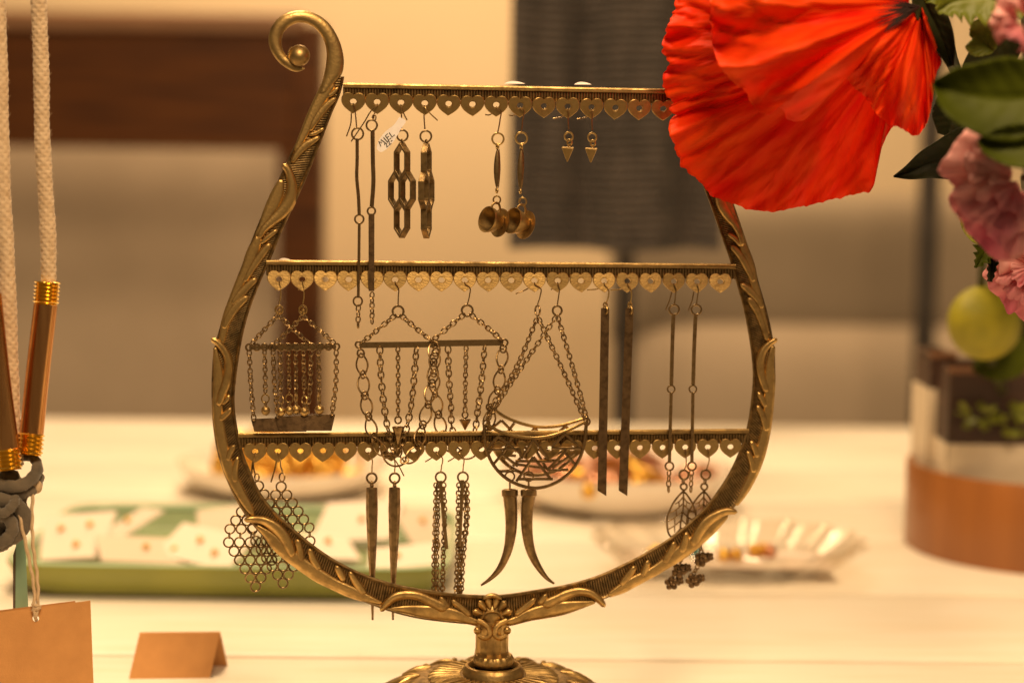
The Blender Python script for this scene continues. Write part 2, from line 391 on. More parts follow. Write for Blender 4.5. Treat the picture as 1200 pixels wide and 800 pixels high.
# long green dish
p0, p1 = T(-12, 700), T(522, 700); yb = T(300, 596, .02)[1]
tc_ = ((p0[0]+p1[0])/2+.004, (p0[1]+yb)/2, 0)
tr = thing('green_dish', 'long shallow green glazed dish full of earring cards', 'dish', tc_, stand=False)
hx, hy = (p1[0]-p0[0])/2, (yb-p0[1])/2+.004
mb = MB(); dish(mb, tc_, hx, hy, [(.02, .001), (.90, .001), (.955, .006), (1.0, .0195), (.995, .0215), (.985, .0205)], 120, 9); build('outer_wall', mb, 'olive_glaze', tr, ident, ang=50)
mb = MB(); dish(mb, tc_, hx, hy, [(.02, .0035), (.88, .0035), (.93, .007), (.975, .0205), (.985, .0212), (.99, .0200)], 120, 9); build('inner_glaze', mb, 'shaded_glaze', tr, ident, ang=50)
mb = MB(); dish(mb, tc_, hx, hy, [(.962, .0195), (.970, .0222), (.985, .0226), (.997, .0212)], 120, 9); mb.f.pop(); build('rim', mb, 'celadon', tr, ident, ang=50)
CARDN = [0]
def card(px, py, z, w, h, yaw, tilt, studs, label, m='white_card', sc='gold', roll=0.):
    CARDN[0] += 1; m = ['white_card', 'white_card', 'shaded_card'][CARDN[0] % 3]; yaw += .12*(-1)**CARDN[0]; roll = .12*(-1)**CARDN[0]
    c = T(px, py, z); R = Matrix.Rotation(yaw, 3, 'Z') @ Matrix.Rotation(tilt, 3, 'X') @ Matrix.Rotation(roll, 3, 'Y')
    o = thing('earring_card', label, 'card', c, 'earring cards in the green dish', stand=False)
    mb = MB(); mb.box(c, (w/2, h/2, .0005), R); build('paper', mb, m, o, ident, smooth=False)
    Rn = np.array(R)
    for (sx, sy) in studs:
        mb = MB(); pc = c+Rn@np.array([sx*w/2, sy*h/2, .0026])
        mb.sphere(pc, .0018, 12, 8); mb.torus(pc-Rn@np.array([0, 0, .0012]), Rn[:, 0], Rn[:, 1], .0021, .0021, .0005, 14, 5)
        build('stud', mb, sc, o, ident)
st2 = [(-.4, .25), (.35, .3)]
card(84, 628, .020, .050, .046, .05, .50, [(-.35, .3), (.42, .4), (.25, -.45)], 'white card with three gold studs at the left end of the green dish')
card(166, 644, .016, .056, .032, .22, .34, [(.1, .1), (.75, 0)], 'white card lying in front, second from the left in the dish')
card(152, 614, .020, .034, .040, -.75, .42, [(-.3, .1)], 'small cream card standing tilted behind the second card from the left')
card(240, 640, .017, .054, .036, -.55, .42, [(-.2, .2), (.4, -.3)], 'white card slanting down to the right, left of the honeycomb earrings')
card(272, 612, .021, .046, .034, .35, .5, [], 'blank white card behind the slanting card, next to the frame')
card(372, 640, .016, .050, .034, .3, .3, st2, 'white card in the dish seen through the honeycomb earring')
card(420, 610, .021, .058, .042, -.12, .5, [(.1, 0)], 'white card at the back of the dish behind the spike earrings')
card(497, 616, .019, .036, .042, .35, .45, [(0, .2)], 'white card at the right end of the green dish')
card(474, 652, .015, .046, .030, .15, .28, [(-.2, 0)], 'white card at the front of the dish behind the chain tassels')
# plates with jewellery
def plate(name, px, py, rx, ry, label, h=.02):
    c = T(px, py); mb = MB(); dish(mb, c, rx, ry, plateprof(h), 72)
    o = build(name, mb, 'white_glaze', None, ident, org=c, ang=60); o.location = c
    return tag(o, label, 'plate'), c
_, c1 = plate('plate', 332, 574, .084, .085, 'round white plate of gold rings behind the left bottom shelf', .024)
_, c2 = plate('plate', 722, 594, .090, .080, 'round white plate of rose gold jewellery behind the flat bar earrings', .032)
def bangle(c, R, r, e1, e2, m, label, group, cat='ring', name='finger_ring'):
    mb = MB(); mb.torus(c, e1, e2, R, R, r, 26, 9); o = build(name, mb, m, None, ident, org=c); o.location = c; tag(o, label, cat, group)
def glint_bead(c, r, m, label, group):
    mb = MB(); mb.sphere(c, r, 20, 13); o = build('glint_bead', mb, m, None, ident, org=c); o.location = c; tag(o, label, 'glint_bead', group)
for i in range(40):
    a = rng.uniform(0, 2*pi); q = math.sqrt(rng.uniform(0, 1))
    c = c1+np.array([.058*q*math.cos(a), .055*q*math.sin(a)-.005, .018+.026*rng.random()*(1-q*.6)])
    e1 = unit(rng.normal(size=3)); e2 = unit(np.cross(e1, rng.normal(size=3)))
    bangle(c, .009+.004*rng.random(), .0022+.0016*rng.random(), e1, e2, 'gold', 'gold ring in the heap on the round white plate at the left', 'gold rings heaped on the left plate')
for i in range(34):
    a = rng.uniform(0, 2*pi); q = math.sqrt(rng.uniform(0, 1))
    c = c2+np.array([.066*q*math.cos(a), .050*q*math.sin(a), .018+.028*rng.random()*(1-q*.6)])
    e1 = unit(rng.normal(size=3)); e2 = unit(np.cross(e1, rng.normal(size=3)))
    bangle(c, .010+.006*rng.random(), .0022+.0025*rng.random(), e1, e2, ['rose_gold', 'blush', 'gold'][i % 3], 'rose gold ring in the heap on the plate behind the flat bars', 'rose gold rings heaped on the right plate')
for i, (px, py) in enumerate([(718, 540), (776, 548), (745, 568), (620, 545), (660, 560), (690, 575), (800, 566)]):  # glossy balls put in to give round out-of-focus glints
    p = T(px, py, .028); glint_bead(p, .006, ['gold', 'blush', 'gold', 'blush', 'rose_gold', 'gold', 'rose_gold'][i], 'glossy ball added for a round glint on the right plate', 'added glint balls on the right plate')
# glass dish
cg = T(852, 672); gl = thing('glass_dish', 'clear scalloped glass dish holding a card of earrings at the right', 'dish', cg, stand=False)
mb = MB(); dish(mb, cg, .086, .066, [(.02, .004), (.5, .004), (.62, .006), (.8, .014), (.92, .021), (1.0, .025), (1.02, .024), (.95, .019), (.82, .010), (.66, .002), (.5, 0), (.02, 0)], 144, 2.4, 0, 18, .05)
build('bowl', mb, 'crystal', gl, ident, ang=70)
cc = T(850, 655, .009)
o = thing('earring_card', 'white card with bronze and teal earrings lying in the glass dish', 'card', cc, stand=False)
mb = MB(); mb.box(cc, (.068, .026, .0006)); build('paper', mb, 'white_card', o, ident, smooth=False)
for (dx, dy, m) in [(.020, .006, 'gold'), (.030, .006, 'rose_gold'), (-.002, -.010, 'gold'), (.006, -.010, 'gold'), (-.020, .006, 'teal_stone'), (-.045, 0, 'gold'), (-.05, -.014, 'gold'), (.026, .009, 'gold')]:
    mb = MB(); mb.sphere(cc+np.array([dx, dy, .005]), .0048, 14, 9); build('stud', mb, m, o, ident)
# folded kraft card
A, B = T(151, 795), T(246, 794)
fold = thing('tent_card', 'blank folded brown kraft card standing on the table at lower left', 'card', (A+B)/2, stand=False)
up = np.array([.0035, .011, .0215]); bk = np.array([.0055, .024, 0])
for nm, P_ in (('front_flap', [A, B, B+up, A+up]), ('rear_flap', [A+bk, B+bk, B+up+np.array([.0, .0006, 0]), A+up+np.array([.0, .0006, 0])])):
    P_ = np.array(P_); th = np.array([0, .0005, .0002]); mb = MB()
    mb.add(np.vstack([P_, P_+th]), [(0, 1, 2, 3), (4, 5, 6, 7), (0, 1, 5, 4), (1, 2, 6, 5), (2, 3, 7, 6), (3, 0, 4, 7)])
    build(nm, mb, 'kraft', fold, ident, smooth=False)

# ------------------------------------------------------------------ the lyre stand
stand = thing('lyre_earring_stand', 'antique brass lyre shaped earring stand with three heart edged shelves', 'jewellery stand', (577, 850, 0))
stand.location = (0, 0, 0); ORG[stand.name] = np.zeros(3)
LO = [(379, 90), (377, 100), (372, 112), (365, 127), (357, 143), (350, 160), (340, 181), (329, 205), (315, 235), (302.5, 262), (290, 294), (280, 320), (270, 347), (262, 370), (255, 392), (250.5, 410), (248.5, 432), (247.8, 460), (248.8, 485), (251, 510), (256, 535), (262, 553), (272, 577), (285, 600), (304, 624), (331, 649), (365, 672), (396, 691), (434, 708), (460, 717), (488, 724), (517, 728), (550, 731), (577, 732)]
LI = [(403.5, 90), (402, 98), (397.5, 114), (390, 131), (382.5, 150), (376, 167), (370.5, 181), (360, 207), (347, 236), (332, 268), (319, 300), (306, 329), (297.5, 350), (290.6, 370), (285, 392), (280, 420), (276.5, 447), (275, 466), (276, 485), (279.5, 507), (286, 533), (294, 553), (305, 576), (321, 597), (342, 617), (366, 637), (394, 656), (427, 672), (459, 682.5), (487, 688.5), (510, 692), (542, 695.5), (577, 697)]
RO = [(806, 90), (812, 115), (820, 140), (831, 170), (843, 200), (855, 231), (870, 273), (882, 307), (891, 337), (899, 365), (905, 392), (908, 415), (908.5, 435), (907, 467), (903.5, 497), (897, 524), (888, 549), (876, 572), (860, 595), (840, 619), (815, 642), (788, 661), (755, 680), (727, 694), (696, 706), (667, 715), (630, 724), (600, 730), (577, 732)]
RI = [(782, 90), (787, 115), (795, 140), (805, 168), (814, 192), (823, 216), (831, 237), (843, 271), (855, 305), (863, 333), (871, 362), (877, 392), (881, 422), (882, 442), (880, 468), (875, 500), (866, 528), (855, 552), (842, 573), (826, 594), (806, 613), (790, 626), (765, 642), (729, 661), (702, 673), (667, 683.5), (624, 691), (598, 695), (577, 697)]
sect = [(0, -13, 0), (0, -.2, 0), (.02, 1.6, 0), (.07, 2.2, 0), (.12, 1.2, 0), (.15, -.8, 1), (.35, -.6, 1), (.6, -.6, 1), (.85, -.8, 1), (.90, .8, 0), (.95, 1.5, 0), (1.0, -.2, 0), (1.0, -13, 0)]
def band(I, O, name):
    L = np.linalg.norm(np.diff(np.array(I, float), axis=0), axis=1).sum()
    nrib = int(L/2.95); n = nrib*4+1
    I = cr(I, n); O = cr(O, n)
    mb = MB(); G = np.zeros((n, len(sect)+1, 3))
    ph = np.arange(n) % 4; rib = np.array([-.75, .55, .75, .55])[ph]
    for k, (t, d, r) in enumerate(sect+[sect[0]]):
        G[:, k, :2] = I*(1-t)+O*t; G[:, k, 2] = d+r*rib
    mb.grid(G); return build(name, mb, 'brass_dark', stand, ang=50)
band(LI, LO, 'frame_band'); band(RI, RO, 'frame_band')
scr_o = [(357, 81.5), (348, 84.5), (334, 79), (321, 66), (314.5, 48), (317.5, 33), (328, 20), (348, 12.5), (367, 15), (384, 26), (394, 40), (401, 58), (403, 74), (401, 86), (394, 96), (385, 106)]
scr_i = [(357, 79.5), (351, 77.5), (341, 70.5), (333, 61.5), (330, 50), (333, 38), (341, 30.5), (352, 27), (363, 29.5), (373, 37.5), (379.5, 48), (382.5, 60), (382, 74), (379.5, 88), (376, 100), (373, 110)]
def mirx(p): return (591+(577-p[0])*1.12, p[1])
def scroll(Oc, Ic, ball):
    n = 90; O = cr(Oc, n); I = cr(Ic, n); mb = MB()
    sec = [(0, -12), (0, -2.5)]+[((1-math.cos(pi*k/10))/2, -2.5+5.8*math.sin(pi*k/10)**.75) for k in range(1, 10)]+[(1, -2.5), (1, -12), (0, -12)]
    G = np.zeros((n, len(sec), 3)); tp = np.linspace(0, 1, n); tp = np.minimum(1, tp*6+.3)
    for k, (t, d) in enumerate(sec):
        G[:, k, :2] = I*(1-t)+O*t; G[:, k, 2] = d*tp+1
    mb.grid(G); sc_ = build('scroll', mb, 'brass', stand, ang=55)
    mb = MB(); mb.sphere((ball[0], ball[1], 1), 12.8, 28, 18); build('scroll_ball', mb, 'brass', sc_)
    mb = MB()
    for k in range(16):
        t = pi*.75+k*.16; mb.sphere((ball[0]+13*math.cos(t), ball[1]-13*math.sin(t)*-1*-1, 2), 1.3, 8, 6)
    build('beading', mb, 'brass_dark', sc_, kind='stuff')
scroll(scr_o, scr_i, (350.5, 65.5))
scroll([mirx(p) for p in scr_o], [mirx(p) for p in scr_i], mirx((350.5, 65.5)))
# relief leaves cast on the band: (base leaf or lobe) polylines with half widths
bases = [
 [(389, 94, 9), (381, 108, 8), (373, 122, 7), (364, 140, 6), (356, 158, 5), (346, 178, 3.2)],
 [(330, 210, 3), (326, 225, 7), (321, 238, 8), (315, 250, 7), (308, 265, 5.5), (301, 279, 4.5)],
 [(304, 276, 4.5), (297, 294, 7), (288.5, 315, 6), (281, 332, 5.5), (273, 350, 4.5), (267, 368, 5), (262, 388, 5), (258.5, 404, 3.5)],
 [(252, 406, 2), (254.5, 425, 5), (256, 445, 7), (255, 465, 6.5), (255.5, 488, 6.5), (258.5, 510, 7), (263, 532, 7), (270, 553, 7.5), (280, 575, 6.5), (291, 594, 5), (297, 604, 2.5)],
 [(300, 615, 2), (316, 628, 6), (328, 640, 8), (340, 650, 8), (356, 662, 8), (374, 674, 8), (392, 684, 7), (412, 693, 7), (430, 700.5, 5), (448, 707, 2)],
 [(456, 713, 1.5), (475, 713.5, 5), (495, 716, 8), (515, 718, 9), (535, 721, 7.5), (550, 726, 5), (562, 730, 4)],
 [(698, 705, 1.5), (680, 708, 5), (660, 711.5, 8), (640, 715, 8.5), (620, 720, 7), (605, 726, 5), (592, 730, 4)],
 [(712, 698, 2.5), (728, 689, 6), (744, 680, 6.5), (762, 671, 6), (782, 658, 7), (800, 645, 8.5), (818, 631, 8), (836, 617, 6), (853, 603, 2.5)],
 [(862, 592, 2.5), (872, 576, 4.5), (882, 556, 5.5), (889, 536, 6.5), (895, 515, 6), (899, 495, 5.5), (901, 470, 6), (902, 445, 6.5), (903, 422, 5), (906, 404, 2.5)],
 [(900, 392, 3), (894, 369, 4), (889, 350, 5), (884, 332, 5), (878, 310, 6), (871, 288, 5), (865, 270, 5), (857, 248, 5.5), (850, 226, 5), (842, 205, 5), (832, 182, 5), (822, 158, 5), (812, 134, 4.5), (806, 112, 4), (800, 95, 6)],
]
ridges = [
 [(303, 280, 3.5), (308, 270, 4.5), (318, 260, 6), (330, 249, 7.5), (338.5, 236, 7.5), (342, 222, 6), (340.5, 208, 5), (336, 197, 4), (331, 192.5, 3.3)],
 [(256, 476, 4), (260, 462, 5.5), (265, 449, 6), (267.5, 434, 5.3), (267, 420, 4.8), (261, 408, 4.3), (253, 400, 3.6), (247, 397, 2.8)],
 [(344, 653, 4), (339, 641, 6), (333, 629, 7), (322, 617, 6.5), (308, 609.5, 5), (295, 608, 4), (286, 609, 2.8)],
 [(524, 714, 7), (506, 705, 6), (492, 698.5, 5.2), (477, 696.5, 5), (463, 699, 5), (452, 708, 4), (446, 716, 2.5)],
 [(636, 710, 7), (652, 702, 6.2), (666, 695.5, 5.5), (680, 692.5, 5), (693, 695, 4.8), (703, 703, 4), (709, 711, 2.5)],
 [(811, 640, 5), (819, 624, 6.3), (829, 611, 6.5), (841, 603, 5.5), (854, 598.5, 4.3), (864, 600, 2.6)],
 [(899, 460, 4), (894, 446, 4.8), (891, 432, 5), (891.5, 420, 5), (896, 409, 4.6), (904, 401, 3.6), (911, 397, 2.6)],
 [(870, 289, 3), (868, 277, 4), (862, 264, 5), (853, 252, 6.5), (846.5, 240, 7), (843.5, 227, 6.8), (841, 214, 6), (836, 200, 5)],
]
lobes = [
 [(383, 114, 2.2), (390, 109.5, 2.6), (396.5, 102, 2)], [(363, 154, 2), (369, 142, 4), (377, 130.5, 4.6), (386, 121, 4), (394, 114.5, 2.6)],
 [(361, 158.5, 2), (370, 156, 2.6), (380, 150, 2)], [(342, 191, 2.5), (350, 178.5, 4), (358, 170.5, 4.6), (367, 165, 3.8), (375, 160, 2.4)],
 [(305, 286, 2), (312, 279.5, 3), (319, 274, 3), (325, 269, 2.4)], [(286, 331, 2.5), (295, 315, 4), (303, 303, 4.6), (311, 292.5, 4.3), (317, 285, 2.9)],
 [(271, 357, 2.5), (279, 347.5, 4.6), (287, 339, 5), (295, 331, 4.3), (301, 326, 3)], [(262, 386, 3), (268, 372, 5), (275.5, 361, 5.2), (284, 352.5, 4.6), (291, 347, 3.2)],
 [(260, 474, 2), (265, 469, 3), (269.3, 462.5, 2.6)], [(257, 493, 3), (263, 487, 4), (268, 482, 3.5), (271, 477, 2.3)],
 [(267, 541, 2.3), (269, 531.5, 3.8), (273, 524.5, 3.4), (276, 521, 2.4)], [(276, 566, 4), (275, 552, 4), (276.5, 543, 3.4), (279, 534.5, 2.3)],
 [(354, 658, 4), (351.5, 645, 4), (348, 631, 3.6)], [(375, 668, 4), (367, 655, 4), (362, 642, 3.3)],
 [(404, 681, 3), (398, 670, 4.2), (393, 662, 2.8)], [(428, 697, 4), (416, 680, 4), (409, 669, 2.5)],
 [(526, 713, 4), (520, 704.5, 3.5), (515, 699, 2.7)], [(552, 722, 3.5), (539, 710.5, 3.6), (529, 702.5, 2.7)],
 [(631, 708, 3.5), (637, 701, 3.5), (641, 695.5, 2.7)], [(603, 721, 3.5), (618, 709, 3.6), (628, 700.5, 2.7)],
 [(727, 686, 3.5), (738, 672, 4), (745, 662.5, 2.9)], [(752, 676, 3), (757, 665, 3.9), (760, 655.5, 2.9)],
 [(778, 660, 4), (787, 644, 4), (791, 634, 2.9)], [(798, 648, 5), (803, 634, 4.3), (805, 623, 3.1)],
 [(888, 537, 3), (884.5, 525, 3.8), (879.5, 516, 2.6)], [(884, 555, 4), (880, 537, 3.6), (875.5, 528, 2.6)],
 [(898, 478, 3), (893, 467, 3.4), (888, 459, 2.4)], [(899, 506, 4), (894.5, 488, 4), (887, 474.5, 2.8)],
 [(900, 400, 3), (894, 381, 3.8), (888, 365, 4.3), (882, 355, 4.6), (876.5, 348.5, 3.2)], [(894, 362, 3), (888, 350.5, 4.2), (879, 341, 4.6), (871.5, 335, 3.6), (867.5, 332, 2.3)],
 [(869, 289, 2.5), (862, 280, 3.4), (852.5, 273.5, 2.3)], [(884, 331, 3), (876, 314, 4.2), (867.5, 299.5, 4.3), (860.5, 291.5, 3.7), (856, 287.5, 2.6)],
 [(838, 192, 2.5), (830, 178, 4), (820, 168, 4), (811, 162, 2.5)], [(820, 158, 2.5), (812, 142, 4), (803, 130, 4), (795, 120, 2.5)],
]
for b in bases:
    mb = MB(); mb.leaf([(x, y, w*1.06) for x, y, w in b], -.4, 3.0, p=4.2); build('leaf_ornament', mb, 'brass_bright', stand, ang=60)
for b in ridges:
    mb = MB(); mb.leaf([(x, y, w*1.10) for x, y, w in b], .6, 4.2, p=3.0, lift=2.2); build('curled_leaf', mb, 'brass_bright', stand, ang=60)
for b in lobes:
    mb = MB(); mb.leaf([(x, y, w*1.16) for x, y, w in b], .3, 3.4, p=3.4, lift=.6); build('leaf_lobe', mb, 'brass_bright', stand, ang=60)
# shell, volutes, stem and base
shell = MB(); shell.sphere((577, 722, -2), 15, 24, 14, (1, 1, .55)); sh_o = build('shell_ornament', shell, 'brass', stand)
for k, a in enumerate([158, 128, 103, 77, 52, 22]):
    a = math.radians(a); R1 = [25, 26, 25, 25, 26, 25][k]
    ca, sa = math.cos(a), -math.sin(a)
    mb = MB(); mb.leaf([(577+9*ca, 724+9*sa, 2), (577+16*ca, 724+16*sa, 4), (577+21*ca, 724+21*sa, 5), (577+R1*ca, 724+R1*sa, 4.4)], 2, 4.6, p=2.0, lift=1.5)
    build('shell_rib', mb, 'brass_bright' if k in (0, 1, 5) else 'brass', sh_o)
mb = MB(); mb.leaf([(566, 702, 2.5), (571, 699, 3), (577, 697.5, 3.2), (583, 699, 3), (588, 702, 2.5)], 6, 3.5); build('shell_crest', mb, 'brass', sh_o)
mb = MB(); mb.tube(cr([(565, 724, 6), (569, 718.5, 7), (577, 716, 7.5), (585, 718.5, 7), (589, 724, 6)], 20), 1.6, 8); build('shell_lip', mb, 'brass', sh_o)
for sg in (-1, 1):
    pts = [(560, 727, 2), (568, 731, 4), (573.5, 737, 5), (573.5, 744, 5), (567.5, 747.5, 5), (561, 744.5, 4.5)]
    pts = [((x if sg < 0 else 1154-x), y, d+5) for x, y, d in pts]
    mb = MB(); mb.tube(cr(pts, 30), np.r_[np.linspace(3.6, 3.4, 20), np.linspace(3.3, 2.4, 10)], 10, squash=(1, 1)); vo = build('volute', mb, 'brass_bright', stand)
    mb = MB(); mb.sphere(((559.5 if sg < 0 else 594.5), 738.5, 9), 4.6, 14, 9); build('volute_eye', mb, 'brass_bright', vo)
zz = lambda y: Q([(577, y, 0)])[0, 2]
mb = MB(); fl = lambda h, r, t: -.0005*np.abs(np.sin(7*t))**.6
mb.lathe([(zz(776), .0088), (zz(770), .0084), (zz(762), .0079), (zz(745), .0079), (zz(732), .0083), (zz(726), .0078)], (0, .0052, 0), (0, 0, 1), 112, fl); build('stem', mb, 'brass', stand, ident)
mb = MB(); z0 = zz(776)
mb.lathe([(z0-.001, .0088), (z0+.0008, .0097), (z0+.0028, .0095), (z0+.0042, .0086)], (0, -.0006, 0), (0, 0, 1), 60, lambda h, r, t: .0004*np.sin(22*t)*np.cos(h*4000)); build('stem_foot', mb, 'brass_bright', stand, ident)
mb = MB(); mb.lathe([(z0-.004, .0108), (z0-.0018, .0112), (z0-.0008, .0122), (z0-.0012, .0134), (z0-.0022, .0140), (z0-.0030, .0146), (z0-.0056, .0148), (z0-.0070, .0154), (z0-.008, .0150)], (0, 0, 0), (0, 0, 1), 72); build('collar', mb, 'brass', stand, ident)
mb = MB()
def bfl(h, r, t):
    if r < .0165 or r > .0315: return 0*t
    return 0*t
prof = [(z0-.004, .0112), (z0-.0055, .0160), (z0-.0058, .0185), (z0-.0060, .022), (z0-.0064, .026), (z0-.0072, .0305), (z0-.0080, .032), (z0-.0074, .0335), (z0-.0084, .038), (z0-.0102, .044), (z0-.0130, .050), (z0-.0160, .056), (z0-.0195, .062), (z0-.0235, .068), (.0030, .0715), (.0, .071), (.0, .02)]
prof = [(max(h, 0.0), r) for h, r in prof]
mb.lathe(prof, (0, 0, 0), (0, 0, 1), 96); bo = build('base', mb, 'brass_dark', stand, ident, ang=50)
for k in range(38):
    a = 2*pi*k/38; ca, sa = math.cos(a), math.sin(a); mb = MB()
    mb.tube(cr([(ca*.0160, sa*.0160, z0-.0055), (ca*.022, sa*.022, z0-.0058), (ca*.0265, sa*.0265, z0-.0063), (ca*.031, sa*.031, z0-.0072)], 8), np.array([.0006, .0008, .0009, .0010, .0012, .0014, .0015, .0010]), 8)
    build('flute', mb, 'brass', bo, ident)
for k in range(14):
    a = 2*pi*(k+.5)/14; ca, sa = math.cos(a), math.sin(a); mb = MB()
    for s_ in (-1, 0, 1):
        w = a+s_*.10; r1 = .047 if s_ else .052
        mb.tube(cr([(ca*.0355, sa*.0355, z0-.0078), (math.cos(w)*.041, math.sin(w)*.041, z0-.0090), (math.cos(a+s_*.16)*r1, math.sin(a+s_*.16)*r1, z0-(.0113 if s_ else .0138))], 10), np.array([.0006, .0010, .0013, .0015, .0016, .0015, .0013, .0011, .0008, .0005]), 8)
    build('base_leaf', mb, 'brass_bright', bo, ident)

# shelves with rows of hearts
def heart_pts(n=36, w=13.6, up=10.5, dn=13.2):
    half = cr([(0, -7.6), (2.6, -9.7), (6.8, -10.6), (10.8, -8.8), (13.4, -4.2), (13.2, .8), (10.6, 5.2), (5.6, 9.6), (0, 13.3)], n//2+1)
    return np.vstack([half[:-1], (half*[-1, 1])[::-1][:-1]])
H0 = heart_pts(); 
def heart_mesh(proto):
    mb = MB(); n = len(H0); th = np.linspace(0, 2*pi, n, endpoint=False)
    hole = np.stack([3.7*np.sin(th), -3.2*np.cos(th)-.5], -1)
    loops = [(H0, -1.4), (H0, 1.0), (H0*.955, 1.5), (hole*1.32+[0, .2], 1.5), (hole*1.2, .9), (hole, .9), (hole, -1.4), (H0, -1.4)]
    G = np.array([np.c_[p, np.full(n, d)] for p, d in loops]); mb.grid(G, False, True)
    return mb
shelves = [dict(x0=401, x1=784, yl=97, yr=104.2, n=14, h0=414, h1=777, hy0=119.5, hy1=128, ln=(402, 786)),
           dict(x0=313, x1=862, yl=304.5, yr=309, n=20, h0=327, h1=844, hy0=327.5, hy1=330.5, ln=(312, 862)),
           dict(x0=280, x1=878, yl=507, yr=502, n=22, h0=299, h1=856, hy0=529, hy1=523.7, ln=(279, 878))]
HEART = []
hmesh = None
for si, s_ in enumerate(shelves):
    yt = lambda x, s_=s_: s_['yl']+(s_['yr']-s_['yl'])*(x-s_['x0'])/(s_['x1']-s_['x0'])
    mb = MB(); n = int((s_['x1']-s_['x0'])/3.3)*4+1; X = np.linspace(s_['ln'][0], s_['ln'][1], n)
    rib = np.array([-.7, .5, .7, .5])[np.arange(n) % 4]
    hb = 17 if si < 2 else 16
    sec = [(7, -5, 0), (5.6, -.5, 0), (6.3, 1.0, 1), (hb*.7, 1.0, 1), (hb+1, 1.0, 1), (hb+1.3, -2, 0), (hb+1.3, -5, 0), (7, -5, 0)]
    G = np.zeros((n, len(sec), 3)); Y = np.array([yt(x) for x in X])
    for k, (dy, d, r) in enumerate(sec):
        G[:, k, 0] = X; G[:, k, 1] = Y+dy; G[:, k, 2] = d+r*rib
    mb.grid(G); so = build('shelf', mb, 'brass_dark', stand, ang=50)
    mb = MB(); sec = [(0, -9), (0, 2.4), (.6, 3.4), (2, 3.8), (2.6, 2.9), (3.4, 3.7), (5.2, 3.7), (5.9, 2.8), (6.0, -1), (6, -9), (0, -9)]
    X = np.linspace(s_['ln'][0], s_['ln'][1], 60); G = np.zeros((60, len(sec), 3))
    for k, (dy, d) in enumerate(sec): G[:, k, 0] = X; G[:, k, 1] = [yt(x)+dy for x in X]; G[:, k, 2] = d
    mb.grid(G); build('shelf_lip', mb, 'brass', so, ang=35)
    row = []
    for k in range(s_['n']):
        f = k/(s_['n']-1); x = s_['h0']+(s_['h1']-s_['h0'])*f; y = s_['hy0']+(s_['hy1']-s_['hy0'])*f
        c = Q([(x, y, 3.0)])[0]; row.append((x, y))
        if hmesh is None:
            mbh = heart_mesh(0); V = np.vstack(mbh.v)
            mbh.v = [V*np.array([S, S, S])]
            ho = build('heart', mbh, 'brass_bright', so, lambda P: np.stack([P[:, 0], -P[:, 2], -P[:, 1]], -1), org=np.zeros(3), ang=14); hmesh = ho.data
        else:
            ho = bpy.data.objects.new('heart', hmesh); COL.objects.link(ho); ho.parent = so
        tilt = [10, -9, 1][si]                      # each row is bent a little differently
        ho.location = c; ho.rotation_euler = (math.radians(tilt+rng.uniform(-3, 3)), math.radians(rng.uniform(-3, 3)), math.radians(rng.uniform(-5, 5)))
        sc_ = ((s_['h1']-s_['h0'])/(s_['n']-1))/27.4; ho.scale = (sc_*1.0, 1, sc_)
    HEART.append(row)
# ------------------------------------------------------------------ earrings
def chain(mb, pts, L=6.2, W=4.6, r=.88, pitch=None, seed=0, phase=0):
    P = cr(np.array(pts, float), 200); q = np.r_[0, np.cumsum(np.linalg.norm(np.diff(P, axis=0), axis=1))]
    n = max(2, int(round(q[-1]/(pitch or L*.74)))); R_ = np.random.default_rng(seed+int(abs(P[0, 0])*7))
    for i in range(n):
        u = (i+.5)/n*q[-1]; c = np.array([np.interp(u, q, P[:, j]) for j in range(3)])
        a = np.array([np.interp(min(u+1, q[-1]), q, P[:, j])-np.interp(max(u-1, 0), q, P[:, j]) for j in range(3)])
        e1 = unit(a); sd = unit(np.cross(e1, [0, 0, 1.])); fr = np.cross(e1, sd)
        an = (math.radians(12) if (i+phase) % 2 == 0 else math.radians(66))+R_.normal()*.22
        e1 = unit(e1+sd*R_.normal()*.05)
        e2 = unit(sd*math.cos(an)+fr*math.sin(an)); e2 = unit(e2-e1*(e1@e2))
        mb.torus(c, e1, e2, L/2, W/2, r, 12, 5)
def add_chain(parent, pts, mat_='bronze', name='chain', **k):
    mb = MB(); chain(mb, pts, **k); return build(name, mb, mat_, parent, kind='stuff')
def add_ring(parent, x, y, d, R, r=1.15, yaw=0.15, m='bronze', name='jump_ring', pitch=0.):
    mb = MB(); mb.ring(x, y, d, R, r, yaw, 22, pitch); return build(name, mb, m, parent)
def hook(parent, hole, front, tail, dback=-8, dfront=6, r=.8, m='wire', dend=None):
    hx_, hy_ = hole
    pts = [(x, y, (dfront if dend is None else dfront+(dend-dfront)*i/max(1, len(front)-1))) for i, (x, y) in enumerate(front)][::-1]
    pts += [(hx_+.3, hy_+3.5, dfront-.5), (hx_, hy_+2.2, 3), (hx_-.2, hy_+2.3, -2), (hx_-.5, hy_+3.5, -6)]
    pts += [(x, y, dback) for x, y in tail]
    mb = MB(); mb.tube(cr(pts, 12*len(pts)), r, 7); return build('ear_hook', mb, m, parent)
def hook_back(parent, hole, back, tail, r=.8, m='wire'):
    """the ring hangs behind the shelf, the wire's free end comes out in front"""
    hx_, hy_ = hole
    pts = [(x, y, -7) for x, y in back][::-1]+[(hx_, hy_+4, -6), (hx_, hy_+2.4, -2), (hx_, hy_+2.3, 3), (hx_, hy_+3.6, 6)]+[(x, y, 7) for x, y in tail]
    mb = MB(); mb.tube(cr(pts, 12*len(pts)), r, 7); return build('ear_hook', mb, m, parent)
def rod(parent, pts, w, d, name='rod', m='bronze', flat=1.0):
    mb = MB(); P = cr([(x, y, d) for x, y in pts], 24); mb.tube(P, w, 8, squash=(1, flat)); return build(name, mb, m, parent)
